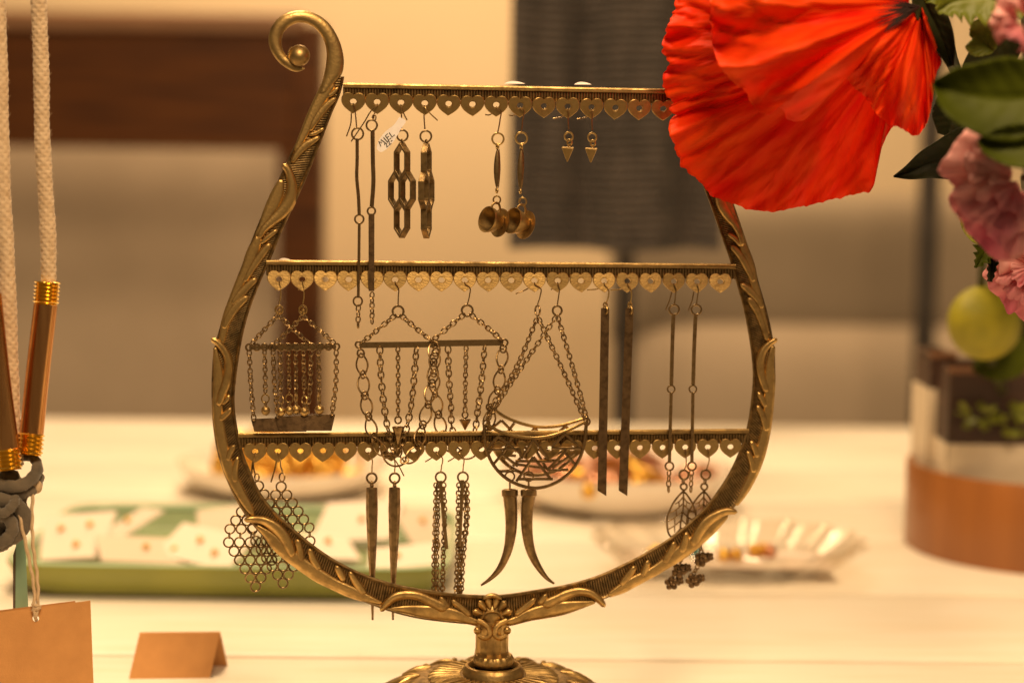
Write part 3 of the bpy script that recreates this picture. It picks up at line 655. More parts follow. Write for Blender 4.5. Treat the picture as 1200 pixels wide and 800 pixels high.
T_, M_, B_ = HEART
def er(label, hole, group, name='earring'):
    return thing(name, label, 'earring', (hole[0], hole[1], 2), group)
D1 = 9.0
# --- top shelf: long thin rods
g = 'long rod earrings on the top shelf'
h = T_[0]; e = er('long thin wire rod earring on the leftmost heart of the top shelf', h, g)
hook(e, h, [(415.5, 127), (417, 138), (418, 150.5)], [(412, 130), (411, 145), (406, 160)])
add_ring(e, 419, 157, 6.5, 6.8); rod(e, [(418.5, 162.5), (418.5, 190), (418, 206), (420, 230), (421, 252.5)], 2.0, 7); add_ring(e, 421, 257, 7, 5.2)
rod(e, [(421, 261.5), (420.6, 300), (419.8, 349)], 1.7, 8); add_ring(e, 419.3, 353, 8.5, 5.4, yaw=.3); add_chain(e, [(420, 358, 8.5), (419.5, 384, 8.5)], L=8, W=5.2)
h = T_[1]; e = er('long rod earring with a flat lower bar on the second heart of the top shelf', h, g)
hook_back(e, h, [(439, 133), (437.5, 141)], [(436, 129), (427, 143), (411.5, 166)])
add_ring(e, 438.5, 138, -3, 3.4, .8, yaw=.9); add_ring(e, 435.6, 147, 2, 6.3)
rod(e, [(436.6, 152.5), (437, 190), (437.6, 210), (435.6, 243)], 2.5, 5); add_ring(e, 435.2, 247.5, 7, 4.6)
mb = MB(); mb.poly([(431.8, 250.5), (438.8, 250.5), (438.6, 341), (432.0, 341)], 7.5, 9.0); build('flat_bar', mb, 'bronze_flat', e, smooth=False)
add_chain(e, [(436, 343, 8.5), (436, 379, 8.5)], L=7.6, W=5)
# --- honeycomb hexagon links
def hexagon(parent, cx, cy, yaw, wid=33., s_=22.5, dep=3.5, th=2.5, z=0):
    rows = [(0, -1.5*s_), (-wid/2, 0), (wid/2, 0), (0, 1.5*s_)]
    cy_, sy_ = math.cos(yaw), math.sin(yaw)
    for (ox, oy) in rows:
        mb = MB(); G = []
        for (k, dd) in ((1, -dep), (1, dep), (0, dep), (0, -dep), (1, -dep)):
            pts = []
            for j in range(6):
                a = pi/6+j*pi/3; rr = 1.0 if k else 1-th*1.6/s_
                X = ox+wid/math.sqrt(3)*rr*math.cos(a)*1.0; Y = oy+s_*rr*math.sin(a)
                pts.append((cx+X*cy_-dd*sy_, cy+Y, z+X*sy_+dd*cy_))
            G.append(pts)
        mb.grid(np.array(G), False, True)
        o = build('hexagon_link', mb, 'brass_dark', parent, smooth=False)
        md = o.modifiers.new('bevel', 'BEVEL'); md.width = .00022; md.segments = 2; md.angle_limit = .6
g = 'hexagon link earrings on the top shelf'
h = T_[2]; e = er('hexagon link earring beside the handwritten price tag on the top shelf', h, g)
hook_back(e, h, [(470.5, 134), (470.5, 151)], [(473, 133), (477, 141)])
add_ring(e, 471.5, 159, 2, 6.4); add_ring(e, 471, 166, 4, 2.6, .9, yaw=1.2); hexagon(e, 471, 223, math.radians(66), z=5)
h = T_[3]; e = er('hexagon link earring seen nearly edge on, right of the tagged one', h, g)
hook_back(e, h, [(497, 134), (498, 152)], [(503, 132), (513, 141.5)])
add_ring(e, 499, 160, 2, 6.6); add_ring(e, 499.5, 166.5, 4, 2.6, .9, yaw=1.2); hexagon(e, 499.5, 223.5, math.radians(101), z=5)
# price tag
tg = thing('price_tag', 'white handwritten price tag reading MIEL 22 tied to a hexagon earring', 'tag', (472, 138, 6))
P_ = cr([(468, 137), (475.5, 142), (470.5, 150), (465.5, 159), (459.5, 168), (452, 175.5), (446, 178.3), (442, 175), (443, 167), (448, 158.5), (455, 151.5), (461, 147), (468, 137)], 60)[:-1]
mb = MB(); mb.poly(P_, 7.2, 7.8); build('paper', mb, 'label_paper', tg, smooth=False)
ex, ey = np.array([.775, -.632]), np.array([-.632, -.775])
glyph = {'M': [[(0, 0), (.3, 1), (.5, .4), (.8, 1), (1.05, 0)]], 'I': [[(.2, 0), (.2, 1)]], 'E': [[(.65, 1), (.05, 1), (0, 0), (.65, 0)], [(.05, .52), (.5, .52)]], 'L': [[(.1, 1), (0, 0), (.62, .02)]], '2': [[(0, .75), (.15, .97), (.45, .95), (.5, .7), (.25, .35), (0, .02), (.6, .04)]], '-': [[(0, .45), (.4, .45)]]}
def write(txt, org_, hgt, adv):
    mb = MB(); p = np.array(org_, float)
    for ch in txt:
        for st in glyph[ch]:
            mb.tube([(*(p+ex*a*hgt+ey*b*hgt), 8.0) for a, b in st], .52, 6)
        p = p+ex*adv[ch]*hgt
    return mb
build('lettering', write('MIEL', (446.3, 171.5), 6.2, {'M': 1.25, 'I': .62, 'E': .88, 'L': .8}), 'ink', tg, label='handwritten word MIEL')
build('lettering', write('22-', (453.2, 172.8), 5.0, {'2': .82, '-': .6}), 'ink', tg, label='handwritten price 22')
# --- teacups
def cup(parent, mouth, base, dz=.62):
    m_ = np.array([*mouth, 0.]); b_ = np.array([*base, 0.]); v = m_-b_; L2 = np.linalg.norm(v)/math.sqrt(1-dz*dz)
    ax = np.array([v[0], v[1], L2*dz]); ax = unit(ax); c = np.array([base[0], base[1], 2.])
    L_ = L2
    mb = MB(); mb.lathe([(1, 1), (1.2, 7), (L_*.2, 9.5), (L_*.5, 12.8), (L_*.8, 14.8), (L_, 15.8), (L_+.7, 15.6), (L_+.3, 14.6), (L_*.8, 13.4), (L_*.5, 11.3), (L_*.25, 8), (L_*.18, 1)], c, ax, 40); build('cup', mb, 'brass', parent)
    mb = MB(); mb.lathe([(-.5, 1), (-.6, 9), (.6, 14.5), (2.2, 17), (2.8, 17.2), (2.6, 16.2), (1.4, 13), (.8, 8), (.8, 1)], c-ax*1.0, ax, 44); build('saucer', mb, 'brass', parent)
    up_ = unit(np.array([0, -1., 0])-ax*(np.array([0, -1., 0])@ax))
    hc = c+ax*L_*.55
    pts = [hc+up_*12+ax*5.5, hc+up_*17+ax*5.8, hc+up_*21.5+ax*1.5, hc+up_*21.5-ax*3, hc+up_*17-ax*6.5, hc+up_*10-ax*6.5]
    mb = MB(); mb.tube(cr(pts, 30), 1.35, 8); build('handle', mb, 'brass', parent); return hc+up_*22.5-ax*.5
def lens(parent, x0, y0, x1, y1, w, d):
    n = 21; t = np.linspace(0, 1, n); mb = MB()
    P = np.stack([x0+(x1-x0)*t, y0+(y1-y0)*t, np.full(n, d)], -1)
    mb.tube(P, .6+w*np.sin(pi*t)**.7, 12, squash=(.95, .55)); build('marquise_link', mb, 'bronze', parent)
    mb = MB(); Pl = P.copy(); Pl[:, 0] += 2.0; Pl[:, 2] -= 3.0; mb.tube(Pl, .4+w*.75*np.sin(pi*t)**.8, 10, squash=(.6, .4)); build('marquise_back', mb, 'brass_dark', parent)
g = 'teacup earrings on the top shelf'
for (k, lab, fr, rg, ln, mo, ba) in [(6, 'tiny brass teacup and saucer earring, left one of the pair', [(586, 129), (585.8, 142), (583.2, 156)], (583.5, 163), (583, 174.5, 582.2, 220.5), (571, 257), (587, 261.5)),
                                     (7, 'tiny brass teacup and saucer earring, right one against the dark cloth', [(613, 129), (612.3, 141), (611, 154.5)], (611, 162), (611, 174.5, 609.6, 221), (600.5, 258.5), (617, 264))]:
    h = T_[k]; e = er(lab, h, g); hook(e, h, fr, [(h[0]-3, h[1]+8), (h[0]-9, h[1]+11.5), (h[0]-13, h[1]+11)])
    add_ring(e, rg[0], rg[1], 6.5, 6.8, 1.15, .1, 'brass'); add_ring(e, ln[0], ln[1]-3, 6.5, 3.0, 1.1, 1.2, 'brass'); lens(e, *ln, 3.6, 6)
    tp = cup(e, mo, ba); add_ring(e, tp[0], tp[1]-3, 4, 4.4, 1.05, .3, 'brass'); add_ring(e, ln[2], ln[3]+3, 5, 2.6, 1.0, 1.2, 'brass')
# --- small pyramids
g = 'small pyramid drop earrings on the top shelf'
for (k, lab, x, dy) in [(9, 'small brass pyramid drop earring, left one of two against the dark cloth', 666.5, 0), (10, 'small brass pyramid drop earring, nearer the red poppy', 694, 1)]:
    h = T_[k]; e = er(lab, h, g)
    hook(e, h, [(h[0]+1, 131+dy), (h[0]+.2, 141+dy), (x, 152+dy)], [(h[0]-6, h[1]+11), (h[0]-17, h[1]+13.5)])
    add_ring(e, x, 160+dy, 6, 5.0, 1.1, .2, 'brass'); add_ring(e, x+.8, 167+dy, 6.5, 3.1, 1.2, .5, 'brass')
    mb = MB(); q = np.array([(-7.6, -.3, 3), (6.6, .7, 5), (7.4, -.5, -3), (-6.6, -1.3, -5)]); q = q+[x-1, 173+dy, 6]
    mb.add(np.vstack([q, [(x-1.8, 191.5+dy, 6)]]), [(0, 1, 2, 3), (0, 1, 4), (1, 2, 4), (2, 3, 4), (3, 0, 4)]); o = build('pyramid', mb, 'brass_bright', e, smooth=False)
    md = o.modifiers.new('bevel', 'BEVEL'); md.width = .00025; md.segments = 2
# --- middle shelf: bell ladders with curved plates
g = 'ladder chain earrings with bells on the middle shelf'
for (k, lab, rx, x0, x1, apex, plate_, dg, dd) in [
    (0, 'ladder earring with bell chains and dark plate at the far left of the middle shelf', 327, 292, 364, (326, 369), [(294, 490.5), (363, 488), (359, 505.5), (298, 505.5)], [310, 328, 346], 9),
    (1, 'ladder earring with bell chains overlapping the leftmost one, on the second heart', 355, 320, 394, (355, 370), [(322, 488), (393, 485), (388.5, 504.5), (327, 504.5)], [338, 355.5, 373], 13)]:
    h = M_[k]; e = er(lab, h, g); hook(e, h, [(h[0]+1.6, 337), (h[0]+2, 347), (rx, 356)], [(h[0]-2, h[1]+8), (h[0]-5, h[1]+12)], m='brass')
    add_ring(e, rx, 363, dd-1, 4.8, 1.3, .5, 'brass'); add_ring(e, rx, 365, dd, 3.4, 1.0, 1.2, 'brass')
    for sx in (x0+3, x1-2): add_chain(e, [(apex[0], apex[1], dd), (sx, 402.5, dd)], L=7.2, W=5, r=.85)
    n = 9; sp = (x1-x0)/(n-1)
    bar = MB(); bar.poly([(x0, 405), (x1, 404.2), (x1, 408.2), (x0, 409)], dd-.6, dd+.4); br = build('bar', bar, 'bronze', e, smooth=False)
    for i in range(n): add_ring(br, x0+sp*i, 407-.8*i/(n-1), dd, 3.7, 1.25, 0, 'bronze', 'eyelet')
    add_chain(e, [(x0, 411, dd), (x0+2, 450, dd), (plate_[0][0]+3.5, plate_[0][1]+1, dd)], L=7.4, W=5); add_chain(e, [(x1, 411, dd), (x1-.5, 450, dd), (plate_[1][0]-4, plate_[1][1]+1, dd)], L=7.4, W=5)
    mb = MB(); N = 16
    G = np.zeros((N, 4, 3)); a0, a1, a2, a3 = [np.array(p) for p in plate_]
    for i in range(N):
        t = i/(N-1); top = a0*(1-t)+a1*t; bot = a3*(1-t)+a2*t
        for j, s__ in enumerate((0, .35, .7, 1)):
            p = top*(1-s__)+bot*s__; G[i, j] = (*p, dd-3+3.0*math.sin(pi*t)+s__*2.5)
    mb.grid(G); G2 = G.copy(); G2[:, :, 2] -= 1.2; mb.grid(G2); build('curved_plate', mb, 'bronze_flat', e)
    for ci, x in enumerate(dg):
        add_chain(e, [(x, 411, dd), (x+.8, 440, dd), (x+1, 460, dd)], L=6.6, W=4.6); y0 = 467+[0, 1.5, -1][ci]
        add_ring(e, x+1, y0, dd, 5, .95, .5+ci*.4, 'brass'); add_ring(e, x+1.2, y0+6, dd, 2.6, 1.0, 1.2)
        mb = MB(); mb.sphere((x+1.4, y0+14, dd), 5.6, 18, 12); bl = build('bell', mb, 'brass', e)
        mb = MB(); mb.torus((x+1.4, y0+13.4, dd), (1, 0, 0), (0, 0, 1), 5.6, 5.6, .35, 20, 5); build('seam', mb, 'bronze', bl)
# --- chandelier with big twisted links
def bigchain(parent, pts, seed=0):
    P = cr(np.array(pts, float), 400); q = np.r_[0, np.cumsum(np.linalg.norm(np.diff(P, axis=0), axis=1))]
    u = 4.; i = 0; R_ = np.random.default_rng(seed)
    while u < q[-1]-3:
        big = i % 2 == 1; ln = 22. if big else 8.0
        c = np.array([np.interp(u+ln/2-1, q, P[:, j]) for j in range(3)]); a = np.array([np.interp(min(u+ln, q[-1]), q, P[:, j])-np.interp(u, q, P[:, j]) for j in range(3)])
        e1 = unit(a); sd = unit(np.cross(e1, [0, 0, 1.])); fr = np.cross(e1, sd); an = R_.uniform(-.5, .5) if big else R_.uniform(.2, .9)
        e2 = unit(sd*math.cos(an)+fr*math.sin(an)); mb = MB()
        if big:
            e3 = np.cross(e1, e2); t = np.linspace(0, 2*pi, 30, endpoint=False)[:, None]
            C = c+12.2*np.cos(t)*e1+6.8*np.sin(t)*(1-.25*np.cos(t)**2)*e2+2.6*np.sin(2*t)*e3
            mb.tube(C, 1.15, 6, closed=True); build('twisted_link', mb, 'bronze', parent)
        else:
            mb.torus(c, e1, e2, 4.7, 4.1, 1.15, 16, 6); build('round_link', mb, 'bronze', parent)
        u += ln-2.6; i += 1
def cone(parent, x, y0, y1, w, d):
    mb = MB(); mb.lathe([(0, w*.7), (.8, w), (2, w), (y1-y0-1, 1.0), (y1-y0, .3)], (x, y0, d), (0, 1, 0), 8); build('cone', mb, 'bronze', parent, smooth=False)
g = 'chandelier chain earrings on the middle shelf'
h = M_[5]; e = er('chandelier earring of twisted links looping in front of the bottom shelf', h, g)
hook(e, h, [(467, 338), (466.8, 348), (466.5, 359)], [(h[0]-2, h[1]+7), (h[0]-5, h[1]+10)])
add_ring(e, 466.5, 365, 8, 6.4, 1.4, .1)
mb = MB(); mb.poly([(421, 400.8), (508, 400), (509, 406.8), (421, 407.8)], 8.5, 9.6); br = build('bar', mb, 'bronze', e, smooth=False)
for x in (420.5, 509.5): add_ring(br, x, 404, 9, 3.9, 1.2, 0, 'bronze', 'eyelet')
add_chain(e, [(463, 369.5, 9), (443, 386, 9), (423.5, 402, 9)], L=8.4, W=5.6, r=.95); add_chain(e, [(470, 369.5, 9), (488, 385, 9), (506.5, 400, 9)], L=8.4, W=5.6, r=.95)
bigchain(e, [(422, 407, 10), (424, 425, 10), (427, 460, 10), (432, 488, 10), (438, 511, 10), (450, 531, 10), (466, 540, 10), (481, 536, 10), (490, 521, 10), (494, 503, 11), (500, 481, 12), (506, 450, 12), (509, 408, 11)], 3)
add_chain(e, [(445, 407, 9.5), (446.5, 440, 10), (450, 475, 10), (456, 508, 10), (465, 533, 10), (474, 510, 10), (481, 480, 10), (485.5, 440, 10), (488, 407, 9.5)], L=9.6, W=7, r=1.05, seed=4)
add_chain(e, [(466.3, 407, 9.5), (466.5, 440, 10), (466.5, 488, 10)], L=7, W=4.6); add_ring(e, 466.5, 492, 10, 4, 1.1, .4); cone(e, 466.5, 499, 521, 7, 10)
h = M_[8]; e = er('chandelier earring of twisted links hanging down behind the bottom shelf', h, g)
hook(e, h, [(551, 338), (550.5, 345), (547.5, 358)], [(h[0]-2, h[1]+7), (h[0]-5, h[1]+10)])
add_ring(e, 547.5, 364, 5, 6.4, 1.4, .1)
mb = MB(); mb.poly([(508, 398.6), (590, 397.5), (590, 404.8), (508, 406)], 3.5, 4.6); br = build('bar', mb, 'bronze', e, smooth=False)
for x in (507.5, 591): add_ring(br, x, 401.5, 4, 3.9, 1.2, 0, 'bronze', 'eyelet')
add_chain(e, [(544, 368.5, 4), (526, 383, 4), (508, 398, 4)], L=8.4, W=5.6, r=.95); add_chain(e, [(551.5, 368.5, 4), (570, 383, 4), (588, 398.5, 4)], L=8.4, W=5.6, r=.95)
bigchain(e, [(511, 406, 2), (509, 430, -3), (509, 455, -8), (513, 480, -13), (518, 505, -15), (530, 525, -15), (548, 531, -15), (563, 518, -15), (571, 500, -14), (577, 478, -10), (584, 452, -4), (590, 406, 2)], 8)
add_chain(e, [(525, 406, 3), (526, 440, 0), (528.5, 475, -8), (532, 508, -14), (545, 524, -15), (555, 508, -14), (560, 480, -9), (565, 440, -1), (568, 405, 3)], L=9.4, W=6.6, r=1.0, seed=9)
add_chain(e, [(546.3, 406, 3), (545.5, 440, 0), (545, 482, -9)], L=7, W=4.6); add_ring(e, 545, 486, -9, 3.6, 1.0, .4); cone(e, 545, 490.5, 504, 6.8, -9.5)
# --- lattice half moons
arcO = [(567.5, 497), (568.5, 518), (576, 541), (591, 558.5), (610, 568.5), (628, 571.5), (650, 566), (668, 553), (680, 535), (685.5, 515), (687, 494)]
arcI = [(569, 496), (585, 505), (606, 511), (628, 513), (650, 509.5), (670, 502), (686, 494)]
lat = [((571, 525), (584, 511)), ((584, 511), (608.5, 530)), ((571, 527), (608, 525)), ((578, 544), (589, 531)), ((587, 531), (607, 546)), ((582.5, 552), (607, 551)), ((605, 564), (625, 535)), ((611, 537), (625.5, 514)), ((625.5, 514), (643, 538)), ((604, 540), (647, 540)), ((625, 535), (646, 562)), ((641, 551), (664, 527)), ((643, 551), (666, 550)), ((662, 530), (673, 543)), ((647, 523), (662, 508)), ((662, 508), (681, 525)), ((647, 548), (673, 531)), ((608, 561), (648, 561)), ((646, 525), (681, 525)), ((600, 512), (589, 531)), ((608, 525), (611, 537))]
def moon(parent, f, d):
    mb = MB()
    mb.tube([(*f(p), d) for p in cr(arcO, 60)], 2.0, 6, squash=(1, .8)); build('outer_rim', mb, 'bronze', parent)
    mb = MB(); mb.tube([(*f(p), d) for p in cr(arcI, 40)], 1.9, 6); build('inner_rim', mb, 'brass', parent)
    for a, b in lat:
        mb = MB(); mb.tube([(*f(a), d), (*f(b), d)], 1.7, 6); build('lattice_bar', mb, 'bronze', parent, smooth=False)
g = 'lattice half moon earrings on the middle shelf'
h = M_[12]; e = er('lattice half moon earring in front of the bottom shelf', h, g)
hook(e, h, [(655.5, 339), (654.5, 348), (653, 358.5)], [(h[0]-3, h[1]+7), (h[0]-8, h[1]+10)]); add_ring(e, 653, 364, 8, 5.4, 1.3, .2)
add_chain(e, [(652, 371, 10), (596, 453, 11), (571, 492, 12)], L=7.8, W=5.2, r=.9); add_chain(e, [(653.5, 371, 10), (671, 430, 11), (688, 491, 12)], L=7.8, W=5.2, r=.9)
add_ring(e, 570, 496, 12, 4, 1.2, .3); add_ring(e, 687.5, 494, 12, 4, 1.2, .3); moon(e, lambda p: p, 12)
h = M_[11]; e = er('lattice half moon earring tilted behind the bottom shelf', h, g)
hook(e, h, [(634, 339), (633, 347), (630, 357)], [(h[0]-8, h[1]+9), (h[0]-22, h[1]+15)]); add_ring(e, 630, 364, 4, 6, 1.2, 1.1)
add_chain(e, [(629.5, 373, 2), (600, 440, -5), (576, 476, -12)], L=7.8, W=5.2, r=.9); add_chain(e, [(631, 373, 2), (660, 435, -5), (684, 489, -12)], L=7.8, W=5.2, r=.9)
add_ring(e, 574, 477, -13, 4.2, 1.2, .3)
def tilt_(p, a=math.radians(7.5)):
    x, y = p[0]-568, p[1]-497; return (574+(x*math.cos(a)-y*math.sin(a))*.97, 477+(x*math.sin(a)+y*math.cos(a))*.97)
moon(e, tilt_, -15)
# --- flat bars
g = 'long flat bar earrings on the middle shelf'
for (k, lab, hk, poly_) in [(14, 'long flat bronze bar earring with slanted end, left one of the pair', [(713, 340), (713, 347), (709.5, 357)], [(704.2, 361), (714, 361), (710.5, 581), (700.3, 574.5)]),
                            (15, 'long flat bronze bar earring with slanted end, right one of the pair', [(739.5, 340), (740, 347), (738, 357)], [(733, 361), (742.6, 361), (735.2, 581), (725, 574.5)])]:
    h = M_[k]; e = er(lab, h, g); hook(e, h, hk, [(h[0]-6, h[1]+8), (h[0]-20, h[1]+10)], m='brass')
    add_ring(e, poly_[0][0]+5.2, 363.5, 10, 4.6, 1.2, 1.0, 'brass'); add_ring(e, poly_[0][0]+5.2, 357, 8, 2.6, 1.0, .6, 'brass')
    mb = MB(); q = np.array(poly_); mb.poly(q, 9.2, 10.4); build('flat_bar', mb, 'bronze_flat', e, smooth=False)
# --- thin two-piece rods, right
g = 'thin jointed rod earrings on the middle shelf'
for (k, lab, xs_, hk, tl) in [(17, 'thin jointed rod earring ending in a short chain, left of two near the right frame', (790, 786.5, 784.5), [(792, 339), (791.5, 347), (790.5, 356)], [(787.5, 341), (784.5, 352), (780, 363)]),
                              (18, 'thin jointed rod earring ending in a short chain, nearest the right frame', (816, 812, 810.8), [(818.3, 339), (817.5, 347), (816.3, 356)], [(813.5, 341), (811, 352), (806.5, 364)])]:
    h = M_[k]; e = er(lab, h, g); hook(e, h, hk, tl); a, b, c = xs_
    add_ring(e, a, 363, 8, 5.8, 1.2, .1); rod(e, [(a-.8, 368.5), ((a+b)/2-.4, 405), (b+.2, 451)], 2.3, 9, flat=.6); add_ring(e, b, 456, 9, 4.3, 1.0)
    rod(e, [(b, 461), ((b+c)/2, 500), (c, 541)], 2.0, 10, flat=.6); add_ring(e, c, 546, 10, 4.8, 1.1); add_chain(e, [(c-.4, 551, 10), (c-1.2, 576, 10)], L=7.6, W=4.8)
# --- bottom shelf: ring honeycombs
g = 'ring honeycomb earrings on the bottom shelf'
ringmesh = None
def ringcomb(e, ax, ay, sp, y1, tipx, tipy, d, lean):
    global ringmesh
    pos = []
    for r in range(6):
        for k in range(r+1):
            pos.append((ax+(k-r/2)*sp+lean*r, ay+r*(y1-ay)/5, d-(k % 2)*.5))
    for r in range(6):
        for k in range(6-r):
            pos.append((tipx+(k-(5-r)/2)*sp*.965, tipy-(5-r)*(tipy-(y1+15.5))/5, d-2-(k % 2)*.5))
    for i, (x, y, dd_) in enumerate(pos):
        c = Q([(x, y, dd_)])[0]-ORG[e.name]
        if ringmesh is None:
            mb = MB(); mb.torus((0, 0, 0), (1, 0, 0), (0, 0, 1), 5.7*S, 5.7*S, 1.0*S, 20, 6); o = build('ring', mb, 'bronze', e, ident, org=np.zeros(3)); ringmesh = o.data
        else:
            o = bpy.data.objects.new('ring', ringmesh); COL.objects.link(o); o.parent = e
        o.location = c; o.rotation_euler = (rng.normal()*.06, 0, rng.normal()*.12)
    for k in (0, 1, 2, 3, 4, 5):
        x = ax+(k-2.5)*sp+lean*5; add_ring(e, x*.5+.5*(tipx+(k-2.5)*sp*.965), y1+7.7, d-1, 3.4, .7, 1.35, 'bronze', 'joining_link')
h = B_[0]; e = er('ring honeycomb earring on the leftmost heart of the bottom shelf, partly behind the frame', h, g)
hook(e, h, [(298, 537), (297, 545), (299, 556)], [(h[0]-3, h[1]+14), (h[0]-4, h[1]+26)], dend=-16, m='brass', r=1.0)
add_ring(e, 301, 559, -17, 4.2, 1.0, .9); ringcomb(e, 303, 569, 13.1, 619.5, 299.5, 687, -19, -.15)
h = B_[1]; e = er('ring honeycomb earring on the second heart of the bottom shelf', h, g)
hook(e, h, [(328, 537), (329, 546), (331, 552)], [(h[0]-2, h[1]+14), (h[0]-8, h[1]+36)], dend=-14, m='brass', r=1.0)
add_ring(e, 330.5, 559, -15, 5, 1.0, .9); ringcomb(e, 329.5, 570, 13.2, 618, 331.5, 683, -23, .0)
# --- spikes
g = 'long faceted spike earrings on the bottom shelf'
for (k, lab, x, xb) in [(5, 'long faceted spike earring on the bottom shelf, left one of the pair', 435.6, 436.6), (6, 'long faceted spike earring on the bottom shelf, right one of the pair', 462.5, 460.5)]:
    h = B_[k]; e = er(lab, h, g)
    if k == 5: hook(e, h, [(436, 538), (436, 546), (435.8, 554)], [(h[0]-2, h[1]+7), (h[0]-4, h[1]+10)], dend=-12)
    else: hook_back(e, h, [(462.5, 540), (462.5, 553)], [(467, 545), (473.5, 557.5)])
    add_ring(e, x, 560, -15, 5.8, 1.3, .1); mb = MB(); ax = unit((xb-x, 154, 0))
    mb.lathe([(0, 2), (.2, 2.2), (4, 2.2), (5, 6.2), (7, 6.6), (30, 7.0), (60, 6.0), (95, 4.1), (125, 2.6), (150, 1.5), (160, 1.2)], (x, 566, -21), ax, 6); build('spike', mb, 'bronze', e, smooth=False)
    add_ring(e, x, 566.5, -18, 2.6, 1.1, 1.3)
# --- chain tassels
g = 'chain tassel earrings on the bottom shelf'
for (k, lab, x, hk, strands, strip) in [
    (8, 'chain tassel earring with a loose thin bar, left one of the pair', 516.5, [(518, 536), (517.5, 546), (516.5, 553)], [[(511, 566), (510.5, 600), (509, 640), (508.5, 696)], [(520, 566), (521, 600), (519.5, 650), (518.5, 696)], [(514, 566), (512.5, 610), (511.5, 650), (512.5, 696)]], [(516, 563), (519, 598), (523.5, 643)]),
    (9, 'chain tassel earring with a thin bar, right one of the pair', 542.5, [(543, 536), (543, 546), (542.5, 552)], [[(537.5, 566), (537, 600), (536.5, 640), (534.5, 696)], [(547, 566), (548, 600), (543, 650), (540.5, 696)], [(543, 566), (546, 610), (540, 650), (538, 696)]], [(542, 562), (540.5, 598), (538.5, 640)])]:
    h = B_[k]; e = er(lab, h, g); hook(e, h, hk, [(h[0]-4, h[1]+8), (h[0]-13, h[1]+14)], dend=-12)
    add_ring(e, x, 559, -15, 6.0, 1.2, .1); add_ring(e, strands[0][2][0]+2.5, 638, -17, 4.4, 1.2, .6)
    for si_, s_ in enumerate(strands): add_chain(e, [(*p, -17-si_*1.5) for p in s_], L=6.2, W=5, r=.95, seed=si_)
    rod(e, strip, 2.1, -14, 'thin_bar', 'bronze', flat=.4)
# --- horns
g = 'curved horn earrings on the bottom shelf'
horn = [[(597.5, 580, 8.2), (599, 600, 7.4), (598.5, 625, 6.4), (594, 648, 5), (584, 668, 3.6), (573, 679, 2.2), (563.5, 685.5, 1.2)],
        [(619.5, 580, 8.0), (617.5, 600, 7.2), (618, 625, 6.4), (623, 648, 5.2), (633, 667, 3.6), (642, 678, 2.2), (649.5, 683.5, 1.2)]]
for k, lab, hp, hi in [(0, 'curved bronze horn earring sweeping to the left', horn[0], 11), (1, 'curved bronze horn earring sweeping to the right', horn[1], 12)]:
    h = B_[hi]; e = er(lab, h, g); x = hp[0][0]
    hook(e, h, [(h[0], 537), (x, 546), (x, 552)], [(h[0]-2, h[1]+7), (h[0]-4, h[1]+10)], dend=-8)
    add_ring(e, x, 558, -9, 5.4, 1.1, .1); C = cr(np.array(hp), 34); P = np.c_[C[:, :2], np.full(34, -9.)]
    mb = MB(); mb.tube(P, C[:, 2], 18); hb_ = build('horn', mb, 'bronze', e)
    mb = MB(); mb.lathe([(-10, 1), (-9.5, 5.5), (-8.5, 8.6), (-7.5, 9.6), (-1.5, 9.6), (-.8, 8.8), (0, 8.2)], (x, 582, -9), (0, 1, 0), 24); build('cap', mb, 'bronze', hb_)
    mb = MB(); mb.tube([(x, 563, -9), (x, 573, -9)], 1.1, 6); build('eye_pin', mb, 'wire', e)
# --- filigree leaves with flower charms
g = 'filigree leaf earrings at the right end of the bottom shelf'
def filigree(e, ax, ay, w, hgt, lean, d):
    def f(u, v): return (ax+u*w+lean*v, ay+v*hgt, d)
    out = [(0, 0), (.35, .12), (.75, .34), (.95, .58), (.85, .8), (.45, .96), (0, 1.0), (-.45, .96), (-.85, .8), (-.95, .58), (-.75, .34), (-.35, .12), (0, 0)]
    mb = MB(); mb.tube([f(u, v) for u, v in cr(out, 60)[:-1]], 1.15, 6, closed=True); build('leaf_rim', mb, 'bronze', e)
    mb = MB()
    mb.tube(cr([f(0, 0), f(.05, .35), f(-.05, .7), f(0, 1)], 20), 1.0, 6)
    for sg in (-1, 1):
        for (v0, v1, u1) in [(.12, .26, .5), (.26, .44, .8), (.42, .62, .93), (.58, .78, .86), (.74, .92, .6)]:
            mb.tube(cr([f(0, v0), f(sg*u1*.55, (v0+v1)/2+.03), f(sg*u1, v1)], 8), .85, 5)
            mb.tube([f(sg*u1*.5, (v0+v1)/2+.03), f(sg*u1*.45, v1+.06)], .75, 5)
    build('veins', mb, 'bronze', e)
def charm(e, x, y, d, r=8., rot=0.):
    mb = MB()
    for k in range(5):
        a = rot+2*pi*k/5; mb.sphere((x+r*.62*math.cos(a), y+r*.62*math.sin(a), d), r*.45, 12, 8, (1, 1, .6))
    mb.sphere((x, y, d+1.5), r*.33, 10, 7); build('flower_charm', mb, 'bronze_flat', e)
